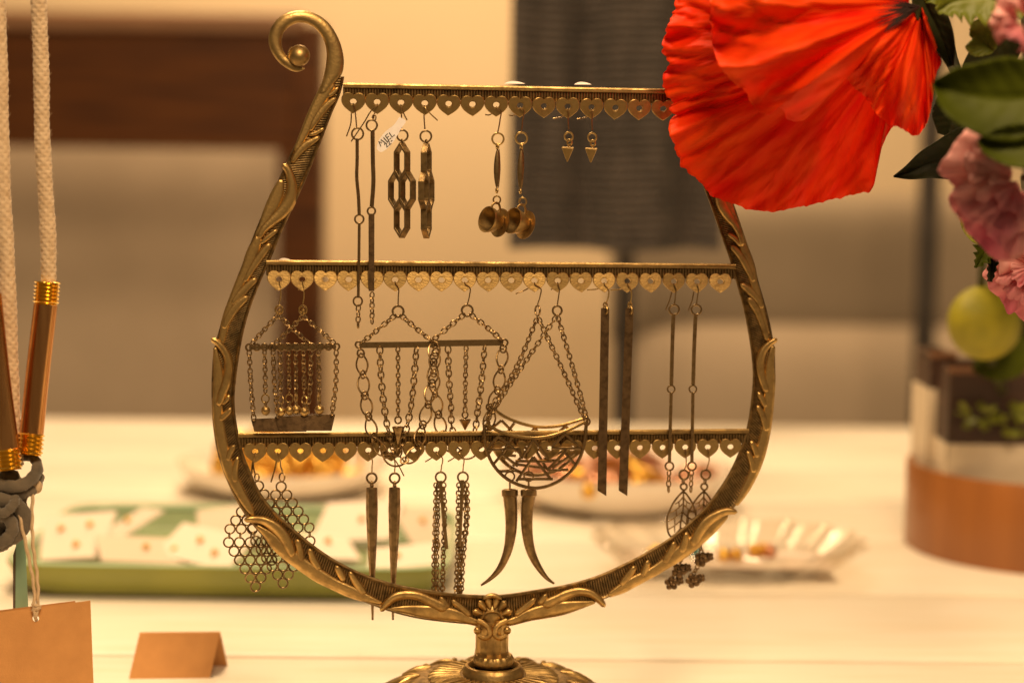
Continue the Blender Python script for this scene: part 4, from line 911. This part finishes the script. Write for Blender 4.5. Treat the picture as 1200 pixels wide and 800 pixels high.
for (k, lab, rg, ap, ln, ch, hk) in [
    (19, 'filigree leaf earring with flower charms, partly behind the frame, left one', (801.5, 556), (801, 575), -4, [(796, 668, 8.5, .3), (787, 683, 8, .9)], [(804, 537), (804, 545), (802, 550)]),
    (20, 'filigree leaf earring with flower charms on the last but one heart', (827, 556), (825, 575), -5, [(822, 655, 8.5, .1), (812, 680, 8.5, .6)], [(831, 536), (830.5, 542), (828, 550)])]:
    h = B_[k]; e = er(lab, h, g); hook(e, h, hk, [(h[0]-2, h[1]+7), (h[0]-4, h[1]+10)], dend=-15)
    d = -19 if k == 19 else -24
    add_ring(e, rg[0], rg[1], -17, 5.6, 1.25, .2); add_ring(e, rg[0]-.8, 564, d+1, 3.0, .9, 1.2); add_ring(e, ap[0]+.3, 570, d, 3.8, 1.2, .2)
    filigree(e, ap[0], ap[1], 18, 58, ln, d)
    add_chain(e, [(ap[0]+ln, ap[1]+60, d), (ch[0][0], ch[0][1]-5, d), (ch[1][0], ch[1][1]-6, d-3)], L=6, W=4.6)
    for c_ in ch: charm(e, c_[0], c_[1], d, c_[2], c_[3]); charm(e, c_[0]+9, c_[1]-3, d-4, 5.5, .5)
# --- little paper labels lying on the shelves
for (x, y, w, lab) in [(603, 96.6, 12, 'tiny folded white price label on top of the top shelf above the teacup earrings'), (683, 97.5, 10, 'tiny folded white price label on top of the top shelf above the pyramids'), (334, 303.6, 8, 'tiny folded white price label at the left end of the middle shelf')]:
    mb = MB(); mb.poly(cr([(x-w, y+1.5), (x-w*.7, y-.4), (x+w*.6, y-.1), (x+w, y+1.5)], 12), -5, -4); mb.poly([(x-w, y+1.4), (x+w, y+1.5), (x+w, y+1.9), (x-w, y+1.9)], -6, 1)
    c = Q([(x, y, 0)])[0]; o = build('price_label', mb, 'label_paper', None, org=c, smooth=False)
    o.location = c[0]*UX+np.array([0, 0, c[2]])-c[1]*NX; o.rotation_euler = (0, 0, THETA); tag(o, lab, 'label')
# ------------------------------------------------------------------ corded necklace, left
def braid(parent, pts, r, name='cord'):
    P = cr(np.array(pts, float), 420); n = 40; q = np.r_[0, np.cumsum(np.linalg.norm(np.diff(P, axis=0), axis=1))]
    Tn = np.gradient(P, axis=0); Tn /= np.linalg.norm(Tn, axis=1, keepdims=True); e = unit(np.cross(Tn[0], [0, 0, 1.])); G = []
    a = np.linspace(0, 2*pi, n, endpoint=False)
    for i in range(len(P)):
        e = unit(e-Tn[i]*(e@Tn[i])); b = np.cross(Tn[i], e); k = 2*pi*q[i]/60.
        w1 = np.abs(np.sin(3*(a+k))); w2 = np.abs(np.sin(3*(a-k)))
        R = r*(.84+.16*np.maximum(w1, w2)**1.4+.03*np.sin(q[i]*.07)+.02*np.sin(3*a+q[i]*.3))
        G.append(P[i]+R[:, None]*(np.cos(a)[:, None]*e+np.sin(a)[:, None]*b))
    mb = MB(); mb.grid(np.array(G), False, True); o = build(name, mb, 'rope', parent, ang=80)
    mb = MB()
    for i in range(170):
        j = int(rng.integers(2, len(P)-2)); t = rng.uniform(0, 2*pi); e = unit(np.cross(Tn[j], [0, 0, 1.])); b = np.cross(Tn[j], e)
        nn = math.cos(t)*e+math.sin(t)*b; p0 = P[j]+nn*r*.95; L_ = rng.uniform(1.5, 5)
        p1 = p0+nn*L_*.6+Tn[j]*rng.normal()*L_*.8; mb.tube([p0, (p0+p1)/2+nn*L_*.2, p1], .14, 3)
    build('fibres', mb, 'rope', o, kind='stuff')
DN = 8.
nk = thing('cord_necklace', 'cream cotton cord necklace with copper tubes and grey suede knots', 'necklace', (30, 560, DN))
braid(nk, [(44, -20, DN), (46, 20, DN), (48.5, 90, DN), (49.5, 160, DN), (53, 220, DN), (56.5, 280, DN), (57, 335, DN)], 9.6)
braid(nk, [(-4, -20, DN-6), (-1, 60, DN-6), (1, 150, DN-6), (3, 220, DN-6), (8, 310, DN-6), (11, 390, DN-6), (14, 480, DN-6), (18, 545, DN-6)], 10)
def ctube(pts, r, thr):
    mb = MB(); mb.tube(cr(pts, 12), r, 28); tb = build('copper_tube', mb, 'copper', nk)
    for (a, b) in thr:
        a = np.array(a, float); b = np.array(b, float); ax = unit(b-a); L_ = np.linalg.norm(b-a); k = int(L_/4.2); pr = []
        for i in range(k*4+1): pr.append((i/(k*4)*L_, r*1.02+1.4*math.sin(i*pi/2)))
        mb = MB(); mb.lathe(pr, a, ax, 28); build('wire_wrap', mb, 'gold_thread', tb)
ctube([(53.5, 357, DN+2), (45, 430, DN+2), (37, 508, DN+2)], 14.2, [((55.5, 330, DN+2), (53.5, 357, DN+2)), ((37, 508, DN+2), (34.5, 533, DN+2))])
ctube([(-13, 345, DN+22), (-3, 440, DN+22), (8, 526, DN+22)], 15, [((8, 526, DN+22), (11, 551, DN+22))])
for pts, r in [([(-20, 560, DN+14), (0, 568, DN+22), (22, 569, DN+26), (38, 560, DN+18), (44, 546, DN+4), (38, 536, DN-8), (26, 534, DN-14)], 7.5),
               ([(-20, 574, DN+10), (4, 578, DN+16), (26, 578, DN+18), (42, 570, DN+8), (47, 556, DN-4)], 6.5),
               ([(-18, 592, DN+20), (2, 586, DN+24), (20, 592, DN+22), (29, 606, DN+18), (24, 622, DN+18), (10, 632, DN+18), (-16, 646, DN+14)], 9),
               ([(-18, 606, DN+26), (0, 602, DN+30), (12, 610, DN+30), (14, 622, DN+26), (4, 634, DN+24), (-14, 636, DN+20)], 7.5), ([(10, 578, DN+10), (16, 590, DN+32), (6, 600, DN+36), (-12, 598, DN+30)], 7)]:
    C = cr(pts, 44); q_ = np.arange(44)
    mb = MB(); mb.tube(C, r*(1+.07*np.sin(q_*1.1)+.05*np.sin(q_*2.7+1)), 14, squash=(1, .72)); build('suede_knot', mb, 'suede_grey', nk)
core = MB(); core.sphere((6, 592, DN+4), 26, 26, 18, (1, 1.75, .5)); V_ = core.v[0]; core.v[0] = V_+(1.6*np.sin(V_[:, [1, 2, 0]]*.5)+1.2*np.sin(V_[:, [2, 0, 1]]*.9)); build('suede_core', core, 'suede_grey', nk)
mb = MB(); mb.poly([(19, 625), (29, 625), (33.5, 718), (16, 718)], DN-22, DN-20.5); build('mint_ribbon', mb, 'mint', nk, smooth=False)
mb = MB(); mb.poly([(15.4, 650), (18.4, 640), (18, 718), (15.2, 718)], DN-22.5, DN-20.0); build('ribbon_edge', mb, 'suede_grey', nk, smooth=False)
ht = thing('hang_tag', 'blank brown kraft swing tag on a twine loop at the lower left corner', 'tag', (42, 722, DN+30))
def tagpoly(P, d0, d1, hole, name):
    """sheet with a punched round hole"""
    n = 28; P = np.array(P, float); c = np.array(hole); t = np.linspace(0, 2*pi, n, endpoint=False); H_ = c+3.8*np.stack([np.cos(t), np.sin(t)], -1); O_ = []
    for k in range(n):
        dr = np.array([math.cos(t[k]), math.sin(t[k])]); best = 1e9
        for i in range(len(P)):
            a, b = P[i], P[(i+1) % len(P)]; M = np.array([dr, a-b]).T
            if abs(np.linalg.det(M)) < 1e-9: continue
            u, v = np.linalg.solve(M, a-c)
            if u > 0 and -1e-6 <= v <= 1+1e-6: best = min(best, u)
        O_.append(c+dr*best)
    for p in P:
        k = int(np.argmin([abs(math.atan2(*(p-c)[::-1])-math.atan2(*(o-c)[::-1])) for o in O_])); O_[k] = p
    O_ = np.array(O_); mb = MB()
    G = np.array([np.c_[H_, np.full(n, d1)], np.c_[O_, np.full(n, d1)], np.c_[O_, np.full(n, d0)], np.c_[H_, np.full(n, d0)], np.c_[H_, np.full(n, d1)]])
    mb.grid(G, False, True); build(name, mb, 'kraft', ht, smooth=False)
tagpoly([(-40, 722), (106, 703), (111.5, 850), (-40, 850)], DN+28, DN+29.2, (42, 724), 'front_sheet')
tagpoly([(-40, 719.5), (88, 703.5), (97, 850), (-40, 850)], DN+24, DN+25.2, (42, 724), 'rear_sheet')
mb = MB()
for pts in ([(14, 566, DN+20), (24, 610, DN+24), (33, 650, DN+27), (40, 690, DN+30), (41, 722, DN+32), (43, 726, DN+26)], [(39, 566, DN+12), (37.5, 600, DN+18), (39, 640, DN+24), (44, 680, DN+30), (44.5, 705, DN+32), (43, 722, DN+33)]):
    C = cr(pts, 60); w = np.arange(60)*.8; mb.tube(C+np.stack([.5*np.cos(w), 0*w, .5*np.sin(w)], -1), 2.1, 8)
build('twine', mb, 'twine', ht)
mb = MB(); mb.torus((42.5, 709, DN+32), (1, .25, 0), (0, 0, 1), 4.2, 4, 2.1, 16, 7); mb.torus((42.5, 713, DN+32), (1, -.3, 0), (0, 0, 1), 4.4, 4, 2.0, 16, 7); build('twine_knot', mb, 'twine', ht)
mb = MB(); mb.sphere((43, 570, DN+8), 7.5, 14, 9, (.9, 1.1, .9)); build('bead_knot', mb, 'twine', ht)

# ------------------------------------------------------------------ flowers, right
def spin(name, pts, r, m, parent):
    mb = MB(); mb.tube(cr(pts, 40), r, 10); return build(name, mb, m, parent)
def petal(parent, B, rim, n=240, m=70, folds=(), base_d=0., rim_d=0., belly=0., cr_amp=5., jag=2.2, seed=0, mt='poppy', name='petal', thick=.8, crumple=6.2):
    R_ = np.random.default_rng(seed); Rm_ = cr(np.array(rim, float), n); B = np.array(B, float); th = np.linspace(0, 1, n)
    ph = R_.uniform(0, 6.28, 12); fr = R_.uniform(9, 46, 12); am = R_.uniform(.3, 1, 12)/fr**.55
    pr = sum(am[k]*np.sin(fr[k]*th*2+ph[k]) for k in range(12)); pr /= np.abs(pr).max(); pr = np.sign(pr)*np.abs(pr)**.7
    pb = sum(am[k]*np.sin(fr[k]*.33*th*2+ph[11-k]) for k in range(12)); pb /= np.abs(pb).max()
    jg = np.cumsum(R_.normal(size=n)); jg -= np.linspace(jg[0], jg[-1], n); jg = jg/np.abs(jg).max()
    jf = R_.normal(size=n); jf = np.convolve(jf, [.25, .5, .25], 'same'); CZ = [(R_.uniform(.4, 1)/(1+.06*k*k), R_.uniform(8, 22)*(1+.35*k), R_.uniform(-16, 16)*(1+.3*k), R_.uniform(0, 6.3)) for k in range(7)]
    G = np.zeros((m, n, 3))
    for j in range(m):
        r = j/(m-1); s_ = .06+.94*r**.92
        p = B[:2]+(Rm_-B[:2])*s_
        dv = Rm_-B[:2]; L_ = np.linalg.norm(dv, axis=1, keepdims=True); dv = dv/L_
        p = p+dv*((jg*jag+jf*jag*.55)*r**6)[:, None]
        sw = pb*7*r*(1-r)*3
        tg_ = np.stack([-dv[:, 1], dv[:, 0]], -1); p = p+tg_*(sw*.35)[:, None]
        d = base_d+(rim_d-base_d)*r+belly*math.sin(pi*min(1, r*1.02))+pr*cr_amp*(.25+.75*r)*(1-.25*r**8)+pb*cr_amp*2.0*math.sin(pi*r*.9)
        for (t0, wd, amp, r0) in folds: d = d+amp*np.exp(-((th-t0)/wd)**2)*np.clip((r-r0)/(1-r0), 0, 1)
        L0 = L_[:, 0]; arc = th*3.0
        cz = sum(c_[0]*np.sin(c_[1]*arc+c_[2]*r+c_[3]) for c_ in CZ); d = d+cz*crumple*r**2.2
        d = d+crumple*.35*np.abs(np.sin(arc*38+4*pb+2*cz))*r**1.2
        G[j, :, :2] = p; G[j, :, 2] = d
    mb = MB(); mb.grid(G); o = build(name, mb, mt, parent, ang=180)
    uv = o.data.uv_layers.new(name='petal'); vi = np.zeros(len(o.data.loops), int); o.data.loops.foreach_get('vertex_index', vi)
    uv.data.foreach_set('uv', np.stack([(vi % n)/(n-1)+seed*.37, (vi//n)/(m-1)+seed*.11], -1).astype(np.float32).ravel())
    md = o.modifiers.new('thickness', 'SOLIDIFY'); md.thickness = thick*S; md.offset = 0
    return o
pop = thing('poppy_flower', 'large crinkled red orange poppy hiding the upper right arm of the stand', 'flower', (1085, 20, 150))
petal(pop, (1072, 5), [(830, -150), (800, -60), (791, -15), (786, 15), (778, 42), (774.5, 60), (781, 75), (776, 92), (781, 112), (790, 120), (783, 128), (796, 137), (850, 150), (930, 160)], base_d=150, rim_d=52, belly=30, cr_amp=9, seed=3, jag=3.5, folds=((.30, .02, -14, .5), (.42, .015, 12, .55), (.55, .02, -14, .5), (.68, .015, 14, .5), (.8, .02, -12, .5)))
petal(pop, (1062, 30), [(880, 60), (820, 90), (800, 128), (786, 143), (786, 156), (795, 182), (806, 200), (819, 210), (832, 225), (850, 236), (876, 243), (905, 246), (935, 242), (968, 236), (1000, 227), (1022, 221), (1026, 203), (1034, 172), (1046, 148), (1075, 120)], base_d=130, rim_d=62, belly=6, cr_amp=8, crumple=3.8, seed=11, jag=2.6, folds=((.2, .012, -14, .3), (.27, .01, 10, .35), (.33, .012, -12, .4), (.42, .008, 8, .6), (.9, .04, -22, .1), (.82, .02, 12, .1)))
petal(pop, (1080, 2), [(900, -160), (850, -70), (836, -10), (834, 25), (836, 55), (846, 82), (862, 98), (876, 108), (886, 126), (900, 135), (914, 126), (926, 140), (940, 141), (955, 128), (972, 104), (984, 84), (1004, 66), (1040, 48)], base_d=165, rim_d=160, belly=50, cr_amp=13, seed=21, jag=2.0, folds=((.34, .03, 18, .1), (.43, .028, -20, .05), (.51, .026, 24, .05), (.59, .026, -24, .05), (.67, .026, 26, .05), (.75, .024, -22, .05), (.83, .024, 22, .0), (.91, .024, -18, .0)))
petal(pop, (1080, 8), [(985, 74), (992, 92), (1000, 104), (1012, 112), (1022, 128), (1040, 146), (1058, 152), (1072, 161), (1082, 152), (1090, 132), (1094, 108), (1097, 88), (1103, 72), (1094, 60), (1088, 40), (1086, 20)], base_d=170, rim_d=165, belly=26, cr_amp=11, seed=31, jag=1.6, folds=((.35, .05, 16, .2), (.62, .05, -16, .15)))
mb = MB()
for k in range(60):
    t = rng.uniform(2.2, 3.9); L_ = rng.uniform(22, 60); p0 = np.array([1078, 8, 196]); p1 = p0+np.array([math.cos(t)*L_, -math.sin(t)*L_*.55+L_*.25, 8])
    mb.tube([p0, (p0+p1)/2+[0, 0, 4], p1], [.8, .6, .15], 4)
build('dark_throat', mb, 'poppy_dark', pop, kind='stuff')
spin('stem', [(1080, 0, 150), (1100, 25, 140), (1116, 70, 60), (1150, 180, -200), (1195, 330, -640), (1205, 470, -960)], 7, 'leaf_dark', pop)
def leafblade(parent, pts, d0, d1, m, cup=6., ser=0., n=60, name='leaf_blade'):
    C = cr(np.array(pts, float), n); X = C[:, :2]; W = C[:, 2].copy(); Tn = np.gradient(X, axis=0); Tn /= np.linalg.norm(Tn, axis=1, keepdims=True); Nn = np.stack([-Tn[:, 1], Tn[:, 0]], -1)
    t = np.linspace(0, 1, n); ss = np.linspace(-1, 1, 17); G = np.zeros((n, 17, 3))
    teeth = 1+ser*(np.abs(((np.arange(n)/6.) % 1)-.5)*2-.5)
    for k, s_ in enumerate(ss):
        G[:, k, :2] = X+Nn*(W*s_*(1+(teeth-1)*abs(s_)**2))[:, None]; G[:, k, 2] = d0+(d1-d0)*t+cup*abs(s_)**1.5-2.5*math.exp(-(s_/.08)**2)+1.6*np.abs(np.sin(t*24-abs(s_)*4.5))*abs(s_)**.5+2.5*np.sin(t*7+s_*3)*abs(s_)
    mb = MB(); mb.grid(G); o = build(name, mb, m, parent, ang=180); md = o.modifiers.new('thickness', 'SOLIDIFY'); md.thickness = .8*S; return o
def pot_stem(parent, x, y, d, m='stem_green', r=4):
    spin('stem', [(x, y, d), (x*.7+1205*.3, y*.8+400*.2, d*.3-330), (x*.15+1205*.85, 400, -820), (1205, 470, -960)], r, m, parent)
s1 = thing('leafy_stem', 'large soft green lobed leaf in front of the pink flower, very blurred', 'leaf', (1180, 120, 430))
leafblade(s1, [(1260, 105, 26), (1220, 112, 42), (1180, 116, 50), (1140, 112, 40), (1112, 104, 26), (1093, 97, 4)], 420, 400, 'leaf_green', 16)
leafblade(s1, [(1260, 175, 14), (1215, 172, 26), (1180, 170, 24), (1158, 168, 14), (1146, 164, 3)], 430, 415, 'leaf_green', 10)
pot_stem(s1, 1250, 120, 380)
s2 = thing('leafy_stem', 'dark pointed leaf hanging below the poppy', 'leaf', (1125, 180, 60))
leafblade(s2, [(1162, 158, 14), (1140, 172, 27), (1115, 184, 26), (1088, 192, 18), (1065, 202, 9), (1047, 207, 1)], 40, 60, 'leaf_dark', 8)
leafblade(s2, [(1128, 100, 12), (1122, 120, 24), (1116, 142, 25), (1110, 160, 12)], 40, 30, 'leaf_dark', 8); pot_stem(s2, 1160, 160, 35)
s3 = thing('leafy_stem', 'toothed yellow green leaves at the upper right edge', 'leaf', (1150, 0, 230))
leafblade(s3, [(1240, -30, 20), (1190, -14, 28), (1150, -4, 30), (1118, 2, 22), (1098, 14, 4)], 230, 220, 'leaf_lime', 6, .5)
leafblade(s3, [(1210, 5, 12), (1175, 4, 20), (1140, 0, 20), (1100, -6, 14), (1084, 2, 2)], 240, 200, 'leaf_lime', 6, .5)
leafblade(s3, [(1165, 60, 5), (1152, 48, 22), (1146, 40, 20), (1136, 38, 3)], 200, 190, 'leaf_lime', 4); leafblade(s3, [(1190, 30, 20), (1160, 70, 26), (1140, 95, 18), (1128, 110, 4)], 150, 120, 'leaf_dark', 6); pot_stem(s3, 1200, 0, 220)
s4 = thing('leafy_stem', 'fuzzy dark olive leaf directly right of the poppy centre', 'leaf', (1100, 40, 170))
leafblade(s4, [(1075, -20, 10), (1086, 8, 16), (1098, 32, 17), (1108, 56, 12), (1114, 78, 4)], 175, 160, 'leaf_dark', 8); pot_stem(s4, 1110, 70, 150)
def ruffle(name, label, cx, cy, R, d, seed, n=17):
    o = thing(name, label, 'flower', (cx, cy, d), 'pink ruffled flowers'); R_ = np.random.default_rng(seed)
    for k in range(n):
        a = 2.4*k; q = R*(.25+.75*math.sqrt(k/n)); ax, ay = cx+math.cos(a)*q*.25, cy+math.sin(a)*q*.25; w = 1.05
        rim = [(ax+math.cos(a+t)*q*(1+.08*R_.normal()), ay+math.sin(a+t)*q*(1+.10*R_.normal())) for t in np.linspace(-w, w, 9)]
        petal(o, (ax, ay), rim, n=44, m=16, base_d=d-10, rim_d=d+22-44*(k/n), belly=10, cr_amp=3, jag=2.0, crumple=.6, seed=seed+k, mt='pink_petal', thick=1.0)
    pot_stem(o, cx, cy, d-18); return o
ruffle('pink_flower', 'large pale pink ruffled flower with magenta hearts at the right edge', 1200, 208, 80, 360, 5)
ruffle('pink_flower', 'small pink petal cluster above the big green leaf', 1202, 26, 40, 420, 50, 6)
ruffle('pink_flower', 'pink flower head low at the right edge behind the green pod', 1212, 310, 52, 40, 90, 12)
s5 = thing('leafy_stem', 'small jagged green leaf below the pink flower', 'leaf', (1155, 280, 120))
leafblade(s5, [(1176, 240, 3), (1168, 262, 14), (1160, 285, 18), (1152, 300, 11), (1143, 314, 1)], 130, 120, 'leaf_green', 5, .6)
leafblade(s5, [(1185, 262, 4), (1175, 272, 14), (1168, 288, 10), (1160, 330, 3)], 110, 110, 'leaf_dark', 5, .4); leafblade(s5, [(1125, 252, 1), (1135, 268, 7), (1150, 280, 8), (1160, 284, 3)], 90, 110, 'leaf_lime', 3); pot_stem(s5, 1162, 300, 105)
pod = thing('green_pod', 'round lime green seed pod above the dark planter box', 'seed pod', (1154, 378, -640))
mb = MB(); mb.sphere((1154, 378, -640), 44, 40, 26, (1, 1.0, 1.25)); po = build('pod', mb, 'pod_green', pod); spin('stem', [(1150, 336, -630), (1152, 300, -600), (1160, 260, -540)], 5, 'stem_green', pod); spin('stem', [(1160, 420, -650), (1172, 450, -800), (1185, 480, -950)], 6, 'stem_green', pod)
leafblade(pod, [(1210, 405, 6), (1190, 412, 26), (1165, 424, 24), (1140, 432, 4)], -700, -660, 'leaf_green', 6)
# bentwood tray, planter boxes
R0 = .100; tL = T(1062, 640); cpt = np.array([tL[0]+R0+.001, T(1200, 676)[1]+R0*.98, 0])
bw = thing('bentwood_tray', 'round orange brown bentwood tray at the right edge of the table', 'tray', cpt, stand=False)
mb = MB(); mb.lathe([(.001, R0-.006), (.0, R0-.001), (.002, R0), (.0585, R0), (.0600, R0-.001), (.0600, R0-.0035), (.0585, R0-.0045), (.006, R0-.0045)], cpt, (0, 0, 1), 96, caps=(True, False)); build('wall', mb, 'bentwood', bw, ident, ang=50)
mb = MB(); mb.lathe([(.002, .02), (.002, R0-.005), (.0058, R0-.005), (.0058, .001)], cpt, (0, 0, 1), 64); build('bottom', mb, 'walnut', bw, ident)
def bx(name, label, x0, x1, ya, yb, ym, y, m1, m2, dep):
    a = AT(x0, ya, y+DIST); b = AT(x1, ya, y+DIST); zt = a[2]; zb = AT(x0, yb, y+DIST)[2]; zm = AT(x0, ym, y+DIST)[2]; zb = .0065
    o = thing(name, label, 'box', ((a[0]+b[0])/2, y, zb), stand=False); cx = (a[0]+b[0])/2; hw = abs(b[0]-a[0])/2
    mb = MB(); t = .004
    for (cx_, cy_, hx_, hy_) in ((cx, y+t/2, hw, t/2), (cx, y+dep-t/2, hw, t/2), (cx-hw+t/2, y+dep/2, t/2, dep/2-t), (cx+hw-t/2, y+dep/2, t/2, dep/2-t)): mb.box((cx_, cy_, (zt+zb)/2), (hx_, hy_, (zt-zb)/2))
    mb.box((cx, y+dep/2, zt-.016), (hw-t, dep/2-t, .004)); build('body', mb, m1, o, ident, smooth=False)
    mb = MB(); mb.box((cx, y-.0006, (zm+zb)/2), (hw-.0004, .0005, (zm-zb)/2)); mb.box((cx-hw-.0006, y+dep/2, (zm+zb)/2), (.0005, dep/2, (zm-zb)/2)); build('paper_band', mb, m2, o, ident, smooth=False)
    mb = MB(); mb.box((cx, y-.0004, zt-.0008), (hw+.001, .0012, .0022)); build('rim', mb, 'walnut_rim', o, ident, smooth=False); return o
bx('planter_box', 'dark walnut planter box with a cream paper band holding the flowers', 1113, 1300, 432, 560, 520, .388, 'walnut', 'cream_card', .07)
bx('planter_box', 'narrow dark box with a cream paper band left of the planter', 1091, 1120, 414, 530, 456, .425, 'walnut', 'cream_card', .05)
sp_ = thing('leaf_sprig', 'sprig of tiny lime green leaves in front of the planter box', 'sprig', (1160, 490, -600))
c0 = AT(1150, 490, .378+DIST)
mb = MB(); mb.tube(cr([c0+np.array([-.018, 0, .004]), c0+np.array([0, -.002, -.001]), c0+np.array([.03, 0, .006])], 20), .0006, 6); sp_.location = c0; sp_.rotation_euler = (0, 0, 0); ORG[sp_.name] = c0
build('twig', mb, 'leaf_lime', sp_, ident)
for k in range(26):
    q = c0+np.array([rng.uniform(-.018, .03), rng.uniform(-.006, .004), rng.uniform(-.011, .009)]); mb = MB()
    R = np.array(Euler((rng.uniform(-.8, .8), rng.uniform(-.6, .6), rng.uniform(-1, 1))).to_matrix()); n = 10; t = np.linspace(0, 2*pi, n, endpoint=False)
    V = np.stack([.0034*np.cos(t), .0*t-.0006*np.cos(2*t), .0026*np.sin(t)], -1)@R.T+q; V2 = V+R@np.array([0, .0004, 0]); mb.add(np.vstack([V, V2]), [tuple(range(n)), tuple(range(n, 2*n))]+[(i, (i+1) % n, n+(i+1) % n, n+i) for i in range(n)]); build('leaflet', mb, 'leaf_lime', sp_, ident)
